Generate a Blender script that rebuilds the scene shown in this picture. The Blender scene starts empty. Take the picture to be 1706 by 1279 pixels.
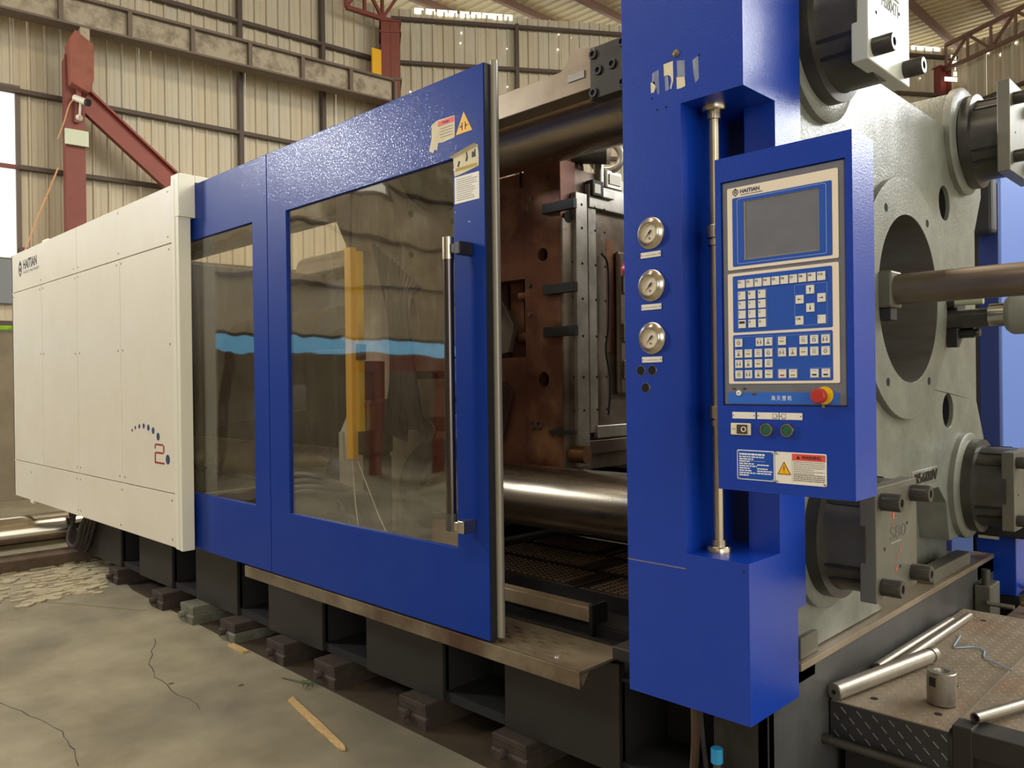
import bpy, math, random
from mathutils import Vector, Matrix
from mathutils.geometry import tessellate_polygon
random.seed(7)
SC = bpy.context.scene
COL = SC.collection
PI = math.pi

# ------------------------------------------------------------------ camera
cam_d = bpy.data.cameras.new('camera')
cam = bpy.data.objects.new('camera', cam_d); COL.objects.link(cam)
yaw, pitch, roll = 0.781715, -0.002599, -0.012829
F = Vector((-math.sin(yaw)*math.cos(pitch), math.cos(yaw)*math.cos(pitch), math.sin(pitch)))
R0 = Vector((math.cos(yaw), math.sin(yaw), 0)); U0 = R0.cross(F)
RR = R0*math.cos(roll) + U0*math.sin(roll); UU = -R0*math.sin(roll) + U0*math.cos(roll)
M = Matrix((( RR.x, UU.x, -F.x, 0), (RR.y, UU.y, -F.y, 0), (RR.z, UU.z, -F.z, 1.6), (0, 0, 0, 1)))
cam.matrix_world = M
cam_d.sensor_width = 36; cam_d.lens = 1336.04/1706*36; cam_d.clip_start = .05; cam_d.clip_end = 200
SC.camera = cam

# ------------------------------------------------------------------ light
SC.view_settings.view_transform = 'Standard'; SC.view_settings.look = 'None'
SC.view_settings.gamma = 1; SC.view_settings.exposure = 0.0; SC.view_settings.use_curve_mapping = False
w = bpy.data.worlds.new('daylight'); SC.world = w; w.use_nodes = True
wb = w.node_tree.nodes['Background']; wb.inputs[0].default_value = (1.0, .97, .84, 1); wb.inputs[1].default_value = 1.5

def area(name, loc, target, sx, sy, power, col):
    l = bpy.data.lights.new(name, 'AREA'); l.shape = 'RECTANGLE'; l.size = sx; l.size_y = sy
    l.energy = power; l.color = col
    o = bpy.data.objects.new(name, l); COL.objects.link(o); o.location = loc
    o.rotation_euler = (Vector(target)-Vector(loc)).to_track_quat('-Z', 'Y').to_euler()
    return o
area('skylight_front', (-4.5, -2.5, 8.6), (-4.5, -2.2, 0), 9, 2.2, 330, (1, .93, .80))
area('skylight_back', (-4.6, 5.6, 8.7), (-4.8, 5.6, 0), 7, 3.0, 620, (1, .88, .68))
area('skylight_right', (5.0, 9.0, 7.8), (-1.2, 3.4, 1.9), 5.0, 3.2, 520, (.98, .99, .97))
area('window_right_light', (3.3, 14.1, 6.8), (-1.3, 3.6, 2.4), 4.2, 2.4, 430, (.96, .99, 1.0))
area('window_left_light', (-13.5, -4.1, 6.3), (-4, 2.0, 2.3), 1.9, 1.3, 600, (.95, .97, 1))
area('open_side_light', (7.0, -3.5, 3.2), (-2, 2.2, 1.6), 4.0, 4.2, 150, (.96, .97, 1.0))  # area light added at the unseen open right side

sl = bpy.data.lights.new('sun', 'SUN'); sl.energy = 9; sl.color = (1, .97, .9); sl.angle = .02
so = bpy.data.objects.new('sun', sl); COL.objects.link(so); so.location = (0, 0, 30); so.rotation_euler = (0, math.radians(27), 0)

# ------------------------------------------------------------------ materials
def lin(c):
    return tuple((x/255/12.92 if x/255 <= .04045 else ((x/255+.055)/1.055)**2.4) for x in c)
MATS = {}
def mat(name, rgb, rough=.5, metal=0., rgb2=None, nscale=6., namt=.5, bump=0., bscale=60., coat=0., stretch=(1,1,1), emit=None, spec=None, rough2=None, rgb3=None, n3=1.3, lo=.35, hi=.7, detail=6, crough=.07, coat_only=False):
    if name in MATS: return MATS[name]
    m = bpy.data.materials.new(name); m.use_nodes = True; nt = m.node_tree; N = nt.nodes; L = nt.links
    b = N['Principled BSDF']; b.inputs['Roughness'].default_value = rough; b.inputs['Metallic'].default_value = metal
    c = lin(rgb)+(1,); b.inputs['Base Color'].default_value = c
    if coat: b.inputs['Coat Weight'].default_value = coat; b.inputs['Coat Roughness'].default_value = crough
    if spec is not None: b.inputs['Specular IOR Level'].default_value = spec
    tc = N.new('ShaderNodeTexCoord'); mp = N.new('ShaderNodeMapping'); mp.inputs['Scale'].default_value = stretch
    L.new(tc.outputs['Object'], mp.inputs[0])
    if rgb2 or rough2 is not None:
        n = N.new('ShaderNodeTexNoise'); n.inputs['Scale'].default_value = nscale; n.inputs['Detail'].default_value = detail
        n.inputs['Roughness'].default_value = .6
        L.new(mp.outputs[0], n.inputs['Vector'])
        r = N.new('ShaderNodeMapRange'); r.inputs[1].default_value = lo; r.inputs[2].default_value = hi
        r.inputs[3].default_value = 0; r.inputs[4].default_value = namt; L.new(n.outputs['Fac'], r.inputs[0])
        if rgb2:
            mx = N.new('ShaderNodeMix'); mx.data_type = 'RGBA'; mx.inputs[6].default_value = c; mx.inputs[7].default_value = lin(rgb2)+(1,)
            L.new(r.outputs[0], mx.inputs[0]); out = mx.outputs[2]
            if rgb3:
                n2 = N.new('ShaderNodeTexNoise'); n2.inputs['Scale'].default_value = n3; n2.inputs['Detail'].default_value = 8; L.new(mp.outputs[0], n2.inputs['Vector'])
                r2 = N.new('ShaderNodeMapRange'); r2.inputs[1].default_value = .5; r2.inputs[2].default_value = .72; L.new(n2.outputs['Fac'], r2.inputs[0])
                m2 = N.new('ShaderNodeMix'); m2.data_type = 'RGBA'; m2.inputs[7].default_value = lin(rgb3)+(1,)
                L.new(out, m2.inputs[6]); L.new(r2.outputs[0], m2.inputs[0]); out = m2.outputs[2]
            L.new(out, b.inputs['Base Color'])
        if rough2 is not None:
            r3 = N.new('ShaderNodeMapRange'); r3.inputs[1].default_value = .3; r3.inputs[2].default_value = .7
            r3.inputs[3].default_value = rough; r3.inputs[4].default_value = rough2; L.new(n.outputs['Fac'], r3.inputs[0]); L.new(r3.outputs[0], b.inputs['Roughness'])
    if bump:
        n = N.new('ShaderNodeTexNoise'); n.inputs['Scale'].default_value = bscale; n.inputs['Detail'].default_value = 3
        L.new(mp.outputs[0], n.inputs['Vector'])
        bp = N.new('ShaderNodeBump'); bp.inputs['Strength'].default_value = bump; bp.inputs['Distance'].default_value = .002
        L.new(n.outputs['Fac'], bp.inputs['Height'])
        if not coat_only: L.new(bp.outputs[0], b.inputs['Normal'])
        if coat: L.new(bp.outputs[0], b.inputs['Coat Normal'])
    if emit:
        b.inputs['Emission Color'].default_value = lin(rgb)+(1,); b.inputs['Emission Strength'].default_value = emit
    MATS[name] = m
    return m

blue = mat('blue_paint', (6, 54, 160), .33, rgb2=(14, 60, 160), nscale=9, namt=.6, bump=.35, bscale=190, coat=.3, spec=.45, crough=.16)
blue_d = mat('blue_paint_door', (12, 50, 142), .42, rgb2=(24, 58, 144), nscale=5, namt=.6, bump=.5, bscale=110, coat=.3, spec=.12, crough=.06, coat_only=True)
def fleck(m):       # fine glossy spatter in the lacquer: the clear coat comes and goes in specks
    nt = m.node_tree; N = nt.nodes; L = nt.links
    tc = N.new('ShaderNodeTexCoord'); n = N.new('ShaderNodeTexNoise'); n.inputs['Scale'].default_value = 150; n.inputs['Detail'].default_value = 2
    L.new(tc.outputs['Object'], n.inputs['Vector'])
    mr = N.new('ShaderNodeMapRange'); mr.inputs[1].default_value = .56; mr.inputs[2].default_value = .64; mr.inputs[3].default_value = .02; mr.inputs[4].default_value = .7
    L.new(n.outputs['Fac'], mr.inputs[0]); L.new(mr.outputs[0], N['Principled BSDF'].inputs['Coat Weight'])
fleck(blue_d)
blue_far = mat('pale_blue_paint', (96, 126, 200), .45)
cream = mat('cream_paint', (224, 217, 200), .38, rgb2=(214, 204, 180), nscale=3, namt=.5, bump=.12, bscale=200)
cream_post = mat('cream_post_paint', (228, 224, 206), .3)
dark = mat('machine_dark_grey', (42, 38, 34), .5, rgb2=(30, 27, 24), nscale=5, namt=.8, bump=.2, bscale=80)
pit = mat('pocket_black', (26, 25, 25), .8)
black = mat('black_steel', (34, 34, 36), .42, rgb2=(50, 46, 44), nscale=7, namt=.6)
nutm = mat('oiled_dark_steel', (80, 78, 72), .34, .35, rgb2=(52, 48, 44), nscale=6, namt=.8, bump=.1)
plate_m = mat('ground_steel_plate', (116, 114, 102), .42, .4, rgb2=(88, 84, 74), nscale=4, namt=.7, bump=.1, stretch=(1, 1, .4))
platen_m = mat('platen_grey_green_paint', (126, 128, 117), .32, rgb2=(92, 92, 82), nscale=5, namt=.8, bump=.8, bscale=90, rough2=.5, coat=.2, spec=.35)
platen_s = mat('bore_steel', (112, 112, 108), .4, .3, rgb2=(96, 84, 74), nscale=4, namt=.8, stretch=(1, 1, 5))
chrome = mat('tie_bar_chrome', (186, 178, 166), .2, 1., rgb2=(140, 122, 104), nscale=2.2, namt=.55, rough2=.36, stretch=(.6, 2, 2))
chrome_b = mat('bright_chrome', (214, 208, 196), .16, 1.)
steel = mat('turned_steel', (168, 160, 148), .4, .85, rgb2=(138, 130, 118), nscale=20, namt=.6, stretch=(2, 6, 2))
steel_t = mat('pole_steel', (190, 180, 164), .26, 1., rgb2=(160, 140, 110), nscale=8, namt=.5)
rail_m = mat('rail_ground_steel', (170, 154, 132), .38, .6, rgb2=(120, 104, 84), nscale=3, namt=.7)
rust = mat('rusty_mould_steel', (118, 76, 58), .5, .45, rgb2=(84, 50, 38), nscale=3.5, namt=.9, rgb3=(150, 108, 76), n3=5, bump=.2)
rust_s = mat('mould_steel_face', (150, 138, 124), .4, .65, rgb2=(96, 76, 62), nscale=3, namt=.9, rgb3=(70, 50, 40), n3=2.2, bump=.15)
silver = mat('mould_silver_edge', (196, 192, 184), .34, .7, rgb2=(120, 108, 98), nscale=5, namt=.7)
ancl = mat('rust_red_mount', (62, 48, 38), .75, rgb2=(40, 33, 27), nscale=18, namt=.8, bump=.6)
ancl_g = mat('greenish_mount', (112, 112, 96), .7, rgb2=(80, 76, 62), nscale=14, namt=.8, bump=.6)
oxide = mat('red_oxide_paint', (132, 66, 54), .55, rgb2=(112, 58, 50), nscale=6, namt=.6)
brace_m = mat('red_oxide_brace', (142, 62, 48), .5, rgb2=(118, 56, 46), nscale=6, namt=.6)
sheet_m = mat('weathered_cladding', (210, 198, 172), .55, rgb2=(184, 170, 144), nscale=1.6, namt=.8, rgb3=(196, 196, 182), n3=.5, stretch=(1.2, 1.2, .22))
sheet_b = mat('weathered_cladding_grey', (150, 140, 118), .6, rgb2=(126, 116, 96), nscale=2.5, namt=.8, stretch=(1.2, 1.2, .25))
girt_m = mat('girt_brown_steel', (84, 70, 60), .6)
crane_m = mat('crane_beam_paint', (172, 160, 138), .6, rgb2=(116, 104, 86), nscale=5, namt=.9, lo=.45, hi=.65)
crane_d = mat('crane_flange', (108, 94, 82), .6)
roof_m = mat('roof_sheet', (206, 190, 156), .5, rgb2=(188, 168, 132), nscale=3, namt=.6, stretch=(4, .5, 1))
purl_m = mat('purlin_brown', (128, 98, 84), .6)
block_m = mat('rendered_block_wall', (150, 140, 120), .85, rgb2=(118, 108, 90), nscale=1.6, namt=.9, bump=.4, bscale=30)
floor_m = mat('concrete_floor', (156, 148, 124), .62, rgb2=(112, 103, 82), nscale=1.3, namt=1.0, rgb3=(98, 92, 78), n3=.8, bump=.35, bscale=26, rough2=.8)
white = mat('label_white', (232, 226, 212), .5)
whitep = mat('pressed_card_cream', (236, 222, 202), .4)
grey_b = mat('bezel_grey', (112, 112, 120), .42, rgb2=(98, 98, 108), nscale=20, namt=.5)
panel_blue = mat('keypad_blue', (36, 82, 176), .38)
key_m = mat('key_cap', (228, 222, 210), .4)
lineb = mat('keypad_light_line', (150, 170, 214), .4)
scr = mat('monitor_glass', (66, 68, 60), .05, 0, spec=.9)
red = mat('button_red', (176, 52, 44), .32)
yellow = mat('button_yellow', (232, 186, 20), .4)
yel2 = mat('yellow_bar_paint', (236, 180, 36), .4)
warn_y = mat('warning_yellow', (240, 180, 24), .5)
warn_r = mat('warning_red', (226, 82, 72), .5)
green = mat('button_green', (36, 92, 66), .3)
ink = mat('ink_black', (36, 34, 34), .6)
ink_g = mat('ink_grey', (120, 112, 108), .6)
ink_b = mat('ink_navy', (34, 50, 96), .6)
ink_r = mat('ink_red', (150, 30, 36), .6)
ink_w = mat('ink_white', (232, 234, 240), .6)
paper = mat('aged_paper', (226, 216, 184), .7, rgb2=(196, 182, 142), nscale=14, namt=.6)
hole_m = mat('hole_dark', (8, 8, 9), .9)
hose_m = mat('hose_black', (40, 32, 34), .45)
hose_r = mat('hose_brown', (84, 62, 50), .5)
diam = mat('worn_tread_plate', (156, 142, 122), .5, .25, rgb2=(120, 106, 90), nscale=5, namt=.8, rgb3=(150, 122, 98), n3=3, bump=.5, bscale=30)
diam_d = mat('dark_tread_plate', (62, 62, 64), .45, .3, rgb2=(46, 46, 48), nscale=6, namt=.7)
step_m = mat('step_steel', (138, 126, 104), .45, .5, rgb2=(96, 80, 62), nscale=6, namt=.9, rgb3=(84, 60, 46), n3=2.4)
bump_m = mat('tread_bump_steel', (150, 128, 104), .4, .5)
tread_m = mat('tread_dark_steel', (72, 60, 50), .45, .5, rgb2=(60, 46, 38), nscale=4, namt=.9)
valve_b = mat('valve_light_blue', (110, 150, 200), .45)
wood = mat('split_wood', (200, 174, 124), .7, rgb2=(160, 120, 70), nscale=20, namt=.8, stretch=(1, 8, 1))
leafm = mat('leaf_green', (62, 84, 46), .6)
cctv_m = mat('camera_white', (226, 218, 200), .4)
hedge_m = mat('sunlit_foliage', (150, 190, 40), .7, rgb2=(90, 130, 30), nscale=8, namt=.9)
blue_out = mat('blue_sheet_outside', (96, 160, 208), .5)
brownb = mat('brown_timber', (98, 80, 64), .8, rgb2=(74, 58, 46), nscale=3, namt=.8, stretch=(.5, 4, 4))
rubber = mat('grey_edge_tube', (150, 144, 130), .35, .3)
card = mat('brown_board', (128, 92, 62), .8, rgb2=(100, 70, 48), nscale=6, namt=.7)

def pane_mat():
    m = bpy.data.materials.new('clear_acrylic'); m.use_nodes = True; nt = m.node_tree; N = nt.nodes; L = nt.links
    N.remove(N['Principled BSDF']); out = N['Material Output']
    tr = N.new('ShaderNodeBsdfTransparent'); tr.inputs[0].default_value = (.90, .89, .85, 1)
    gl = N.new('ShaderNodeBsdfGlossy'); gl.inputs['Roughness'].default_value = .025; gl.inputs[0].default_value = (.92, .9, .84, 1)
    tc = N.new('ShaderNodeTexCoord'); n = N.new('ShaderNodeTexNoise'); n.inputs['Scale'].default_value = 1.7; n.inputs['Detail'].default_value = 1.5
    L.new(tc.outputs['Object'], n.inputs['Vector'])
    bp = N.new('ShaderNodeBump'); bp.inputs['Strength'].default_value = .22; bp.inputs['Distance'].default_value = .03
    L.new(n.outputs['Fac'], bp.inputs['Height']); L.new(bp.outputs[0], gl.inputs['Normal'])
    mx = N.new('ShaderNodeMixShader'); mx.inputs[0].default_value = .14
    L.new(tr.outputs[0], mx.inputs[1]); L.new(gl.outputs[0], mx.inputs[2])
    df = N.new('ShaderNodeBsdfDiffuse'); df.inputs[0].default_value = (.45, .42, .36, 1)
    n2 = N.new('ShaderNodeTexNoise'); n2.inputs['Scale'].default_value = 9; n2.inputs['Detail'].default_value = 8
    mp = N.new('ShaderNodeMapping'); mp.inputs['Scale'].default_value = (1.5, 1, .12); L.new(tc.outputs['Object'], mp.inputs[0]); L.new(mp.outputs[0], n2.inputs['Vector'])
    r = N.new('ShaderNodeMapRange'); r.inputs[1].default_value = .45; r.inputs[2].default_value = .75; r.inputs[4].default_value = .03; L.new(n2.outputs['Fac'], r.inputs[0])
    m2 = N.new('ShaderNodeMixShader'); L.new(r.outputs[0], m2.inputs[0]); L.new(mx.outputs[0], m2.inputs[1]); L.new(df.outputs[0], m2.inputs[2])
    L.new(m2.outputs[0], out.inputs['Surface'])
    return m
pane_m = pane_mat()
sky_glow = mat('daylight_glow', (255, 250, 226), .5, emit=2.2)

# ------------------------------------------------------------------ mesh builder
class MB:
    def __init__(s): s.v = []; s.f = []; s.sm = []
    def add(s, vs, fs, smooth=False):
        o = len(s.v); s.v += [Vector(p) for p in vs]; s.f += [tuple(i+o for i in f) for f in fs]; s.sm += [smooth]*len(fs); return s
    def box(s, x0, x1, y0, y1, z0, z1):
        vs = [(x, y, z) for z in (z0, z1) for y in (y0, y1) for x in (x0, x1)]
        return s.add(vs, [(0, 2, 3, 1), (4, 5, 7, 6), (0, 1, 5, 4), (2, 6, 7, 3), (0, 4, 6, 2), (1, 3, 7, 5)])
    def obox(s, p0, p1, w, h, up=(0, 0, 1)):
        p0 = Vector(p0); p1 = Vector(p1); d = (p1-p0).normalized(); a = d.cross(Vector(up)).normalized(); b = a.cross(d)
        vs = [p+a*(i*w/2)+b*(j*h/2) for p in (p0, p1) for i, j in ((-1, -1), (1, -1), (1, 1), (-1, 1))]
        return s.add(vs, [(0, 1, 2, 3), (7, 6, 5, 4), (0, 4, 5, 1), (1, 5, 6, 2), (2, 6, 7, 3), (3, 7, 4, 0)])
    def cyl(s, p0, p1, r, n=24, r1=None, caps=True):
        p0 = Vector(p0); p1 = Vector(p1); r1 = r if r1 is None else r1
        d = (p1-p0).normalized(); a = d.orthogonal().normalized(); b = d.cross(a)
        vs = []
        for p, q in ((p0, r), (p1, r1)):
            vs += [p+(a*math.cos(2*PI*i/n)+b*math.sin(2*PI*i/n))*q for i in range(n)]
        s.add(vs, [(i, (i+1) % n, n+(i+1) % n, n+i) for i in range(n)], True)
        if caps:
            s.add(vs, [tuple(range(n))[::-1], tuple(range(n, 2*n))])
        return s
    def lathe(s, p0, d, prof, n=32, smooth=True, closed=False):
        # prof: list of (distance along d, radius)
        p0 = Vector(p0); d = Vector(d).normalized(); a = d.orthogonal().normalized(); b = d.cross(a); k = len(prof)
        vs = [p0+d*t+(a*math.cos(2*PI*i/n)+b*math.sin(2*PI*i/n))*r for t, r in prof for i in range(n)]
        for j in range(k-1):
            s.add(vs[j*n:(j+2)*n], [(i, (i+1) % n, n+(i+1) % n, n+i) for i in range(n)], smooth)
        return s
    def tube(s, pts, r, n=8):
        pts = [Vector(p) for p in pts]; k = len(pts); vs = []; a = None
        for i, p in enumerate(pts):
            d = (pts[min(i+1, k-1)]-pts[max(i-1, 0)]).normalized()
            a = d.orthogonal().normalized() if a is None else (a-d*a.dot(d)).normalized()
            b = d.cross(a)
            vs += [p+(a*math.cos(2*PI*j/n)+b*math.sin(2*PI*j/n))*r for j in range(n)]
        fs = [(i*n+j, i*n+(j+1) % n, (i+1)*n+(j+1) % n, (i+1)*n+j) for i in range(k-1) for j in range(n)]
        s.add(vs, fs, True); s.add(vs, [tuple(range(n))[::-1], tuple(range((k-1)*n, k*n))]); return s
    def prism(s, loops, axis, a0, a1):
        # loops: outer then holes, 2D points; axis X -> (y,z), Y -> (x,z), Z -> (x,y)
        def P(p, a): return {'X': (a, p[0], p[1]), 'Y': (p[0], a, p[1]), 'Z': (p[0], p[1], a)}[axis]
        flat = [p for lp in loops for p in lp]
        tris = tessellate_polygon([[Vector((p[0], p[1], 0)) for p in lp] for lp in loops])
        n = len(flat); vs = [P(p, a0) for p in flat]+[P(p, a1) for p in flat]
        fs = []
        for t in tris:
            fs.append(tuple(t)); fs.append(tuple(i+n for i in t[::-1]))
        s.add(vs, fs); o = 0
        for lp in loops:
            k = len(lp)
            s.add(vs, [(o+i, o+(i+1) % k, n+o+(i+1) % k, n+o+i) for i in range(k)], k > 18); o += k
        return s
    def mesh(s, name, m, off=(0, 0, 0)):
        off = Vector(off); me = bpy.data.meshes.new(name)
        used = {}; vv = []; ff = []
        for f in s.f:
            g = []
            for i in f:
                p = s.v[i]; k = (round(p.x, 5), round(p.y, 5), round(p.z, 5), )
                if k not in used: used[k] = len(vv); vv.append(p-off)
                g.append(used[k])
            ff.append(g)
        keep = [(list(dict.fromkeys(g)), sm) for g, sm in zip(ff, s.sm) if len(set(g)) > 2]
        me.from_pydata([tuple(p) for p in vv], [], [g for g, _ in keep])
        me.polygons.foreach_set('use_smooth', [sm for _, sm in keep])
        me.update(); 
        import bmesh
        b = bmesh.new(); b.from_mesh(me); bmesh.ops.recalc_face_normals(b, faces=b.faces)
        for e in b.edges:
            if len(e.link_faces) == 2 and e.calc_face_angle(0) > .7: e.smooth = False
        b.to_mesh(me); b.free()
        me.materials.append(m)
        return me
OFF = {}
def off(o):
    return OFF.get(o.name, Vector((0, 0, 0))) if o else Vector((0, 0, 0))
def part(name, mb, m, parent, bevel=0., kind=None, label=None):
    me = mb.mesh(name, m, off(parent)); o = bpy.data.objects.new(name, me); COL.objects.link(o); o.parent = parent
    OFF[o.name] = off(parent)
    if bevel: bev(o, bevel)
    if kind: o['kind'] = kind
    if label: o['label'] = label
    return o
def bev(o, wd, seg=2):
    b = o.modifiers.new('bevel', 'BEVEL'); b.width = wd; b.segments = seg; b.limit_method = 'ANGLE'; b.angle_limit = .6
def inst(name, me, parent, loc, rot=(0, 0, 0), bevel=0., label=None, scale=None):
    o = bpy.data.objects.new(name, me); COL.objects.link(o); o.parent = parent
    o.location = Vector(loc)-off(parent); o.rotation_euler = rot
    if scale: o.scale = scale
    OFF[o.name] = Vector(loc)
    if bevel: bev(o, bevel)
    if label: o['label'] = label
    return o
def tag(o, label, cat, group=None):
    o['label'] = label; o['category'] = cat
    if group: o['group'] = group
    return o
def thing(name, label, cat, loc=(0, 0, 0), group=None):
    o = bpy.data.objects.new(name, None); COL.objects.link(o); o.location = loc; o.empty_display_size = .1
    OFF[o.name] = Vector(loc); return tag(o, label, cat, group)
def solo(name, mb, m, label, cat, loc, group=None, bevel=0., kind=None):
    me = mb.mesh(name, m, loc); o = bpy.data.objects.new(name, me); COL.objects.link(o); o.location = loc
    OFF[o.name] = Vector(loc); tag(o, label, cat, group)
    if bevel: bev(o, bevel)
    if kind: o['kind'] = kind
    return o
def struct(name, mb, m, loc=(0, 0, 0), rotz=0):
    me = mb.mesh(name, m); o = bpy.data.objects.new(name, me); COL.objects.link(o); o.location = loc; o.rotation_euler = (0, 0, rotz)
    o['kind'] = 'structure'; OFF[o.name] = Vector((0, 0, 0)); return o
def text(body, m, parent, loc, h=None, wd=None, face='-Y', name='lettering', ext=.0004, align='LEFT', bold=0., wantloc=True, slant=0):
    c = bpy.data.curves.new('t', 'FONT'); c.body = body; c.size = 1; c.extrude = ext; c.align_x = align; c.resolution_u = 3; c.offset = bold; c.shear = slant
    t = bpy.data.objects.new('t', c); COL.objects.link(t)
    me = bpy.data.meshes.new_from_object(t); bpy.data.objects.remove(t); bpy.data.curves.remove(c)
    xs = [v.co.x for v in me.vertices] or [0]; ys = [v.co.y for v in me.vertices] or [0]
    x0, x1, y0, y1 = min(xs), max(xs), min(ys), max(ys)
    sy = h/(y1-y0); sx = (wd/(x1-x0)) if wd else sy
    for v in me.vertices:
        x = (v.co.x-x0)*sx; y = (v.co.y-y0)*sy; z = v.co.z
        v.co = (x, -z, y) if face == '-Y' else (z, x, y)
    me.materials.clear(); me.materials.append(m)
    return inst(name, me, parent, loc)
def circ(cx, cy, r, n=32, a0=0, a1=2*PI):
    full = abs(a1-a0-2*PI) < 1e-6
    return [(cx+r*math.cos(a0+(a1-a0)*i/(n if full else n-1)), cy+r*math.sin(a0+(a1-a0)*i/(n if full else n-1))) for i in range(n)]
def rrect(x0, x1, z0, z1, r, n=5):
    o = []
    for cx, cz, a in ((x1-r, z1-r, 0), (x0+r, z1-r, PI/2), (x0+r, z0+r, PI), (x1-r, z0+r, 1.5*PI)):
        o += [(cx+r*math.cos(a+i*PI/2/n), cz+r*math.sin(a+i*PI/2/n)) for i in range(n+1)]
    return o
def bez(pts, n=8):
    out = []; P = [Vector(p) for p in pts]; P = [P[0]*2-P[1]]+P+[P[-1]*2-P[-2]]
    for i in range(1, len(P)-2):
        for k in range(n):
            t = k/n; a, b, c, d = P[i-1:i+3]
            out.append(.5*((2*b)+(c-a)*t+(2*a-5*b+4*c-d)*t*t+(3*b-a-3*c+d)*t**3))
    out.append(P[-2]); return out

# ================================================================== SETTING
struct('floor', MB().box(-16, 9, -10, 21, -.2, 0), floor_m)

def corr(wd, z0, z1, pitch=.21, y=0.):
    m = MB(); pts = [(0, 0)]; n = round(wd/pitch)
    for i in range(n):
        b = i*pitch; pts += [(b+.05, 0), (b+.062, -.006), (b+.075, 0), (b+.15, 0), (b+.165, -.034), (b+.19, -.034), (b+.205, 0), (b+pitch, 0)]
    seen = []; [seen.append(p) for p in pts if p not in seen]; k = len(seen)
    vs = [(x, yy+y, z0) for x, yy in seen]+[(x, yy+y, z1) for x, yy in seen]
    m.add(vs, [(i, i+1, k+i+1, k+i) for i in range(k-1)])
    vs2 = [(x, yy+y+.006, z) for x, yy, z in vs]
    m.add(vs2, [(i, i+1, k+i+1, k+i)[::-1] for i in range(k-1)])
    return m
def wall(name, P, d, s0, s1, base_top, z_lo, z_hi, girts, openings=(), posts=(), m=sheet_m, base=True):
    ang = math.atan2(d[1], d[0])
    W = struct(name, MB().box(s0, s1, 0, .2, 0, base_top), block_m, (P[0], P[1], 0), ang)
    cache = {}
    s = s0; i = 0
    while s < s1-.1:
        segs = [(z_lo, z_hi)]
        for (a, b, c, e) in openings:
            if s+.42 > a and s+.42 < b:
                segs = [(z_lo, c), (e, z_hi)]
        for (a, b) in segs:
            if b-a < .1: continue
            k = (round(a, 2), round(b, 2))
            if k not in cache: cache[k] = corr(.84, a, b).mesh('wall_sheet', m)
            o = bpy.data.objects.new('wall_sheet', cache[k]); COL.objects.link(o); o.parent = W
            o.location = (s, .0+.012*(i % 2), 0)
        s += .84; i += 1
    for z in girts:
        segs = [(s0, s1)]
        for (a, b, c, e) in openings:
            if c+.05 < z < e-.05: segs = [(s0, a), (b, s1)]
        for (a, b) in segs:
            part('girt', MB().box(a, b, -.14, -.04, z-.03, z+.03), girt_m, W)
    for (sp, a, b) in posts:
        part('wall_post', MB().box(sp-.035, sp+.035, -.15, -.03, a, b), girt_m, W)
    return W
PL = (-13.1, 3.0); dL = (.107, .994)
PB_ = (-12.417, 9.347); dB = (.566, .824)
PR = (-5.491, 19.429); dR = (.884, -.468)
WL = wall('wall_left', PL, dL, -13.27, 6.38, 2.2, 2.52, 8.72, (2.52, 3.57, 4.74, 5.82, 7.68), openings=((-4.5, .20, 3.45, 5.85), (-8.9, -5.6, 5.6, 7.4)), posts=((3.4, 4.7, 8.5), (4.9, 5.8, 8.7), (1.66, 7.7, 8.7)))
part('wall_block_course', MB().box(-1.5, .9, 0, .2, 2.2, 2.43), block_m, WL)
WB = wall('wall_back', PB_, dB, 0, 12.23, 2.4, 2.4, 8.78, (3.6, 4.8, 6.05, 7.72, 8.55), posts=((2.43, 5.5, 8.6), (7.6, 4, 8.6)))
WR = wall('wall_right', PR, dR, 0, 13.4, 2.4, 2.4, 8.7, (4.0, 5.9, 7.4), openings=((8.0, 12.6, 5.4, 8.2),), posts=((3.9, 3, 8.2),))
WF = wall('wall_front', (9, -9.6), (-1, 0), 0, 23.5, 1.2, 1.2, 8.7, (2.6, 4.2, 5.8, 7.2), openings=((4.2, 9.0, 4.2, 7.2),), m=sheet_b)

# roof sheets and purlins (purlins run along the machine's depth)
rf = struct('ceiling', MB().box(-16, 9, -10, 21, 9.16, 9.2), roof_m)
rs = MB(); 
for i in range(10):
    y = i*.0
prof = []
x = 0
while x < 1.02:
    prof += [(x, 0), (x+.14, 0), (x+.16, -.03), (x+.19, -.03)]; x += .21
sheet = MB(); k = len(prof); vs = [(0, px, pz) for px, pz in prof]+[(6.2, px, pz) for px, pz in prof]
sheet.add(vs, [(i, i+1, k+i+1, k+i) for i in range(k-1)]); rsm = sheet.mesh('roof_sheet', roof_m)
for ix in range(4):
    for iy in range(28):
        o = bpy.data.objects.new('roof_sheet', rsm); COL.objects.link(o); o.parent = rf
        o.location = (-16+ix*6.2, -9.2+iy*1.05, 9.12)
for i in range(20):
    px_ = -14.35+i*1.1
    part('purlin', MB().box(px_-.045, px_+.045, -9, 20.5, 8.94, 9.08), purl_m, rf)

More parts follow.
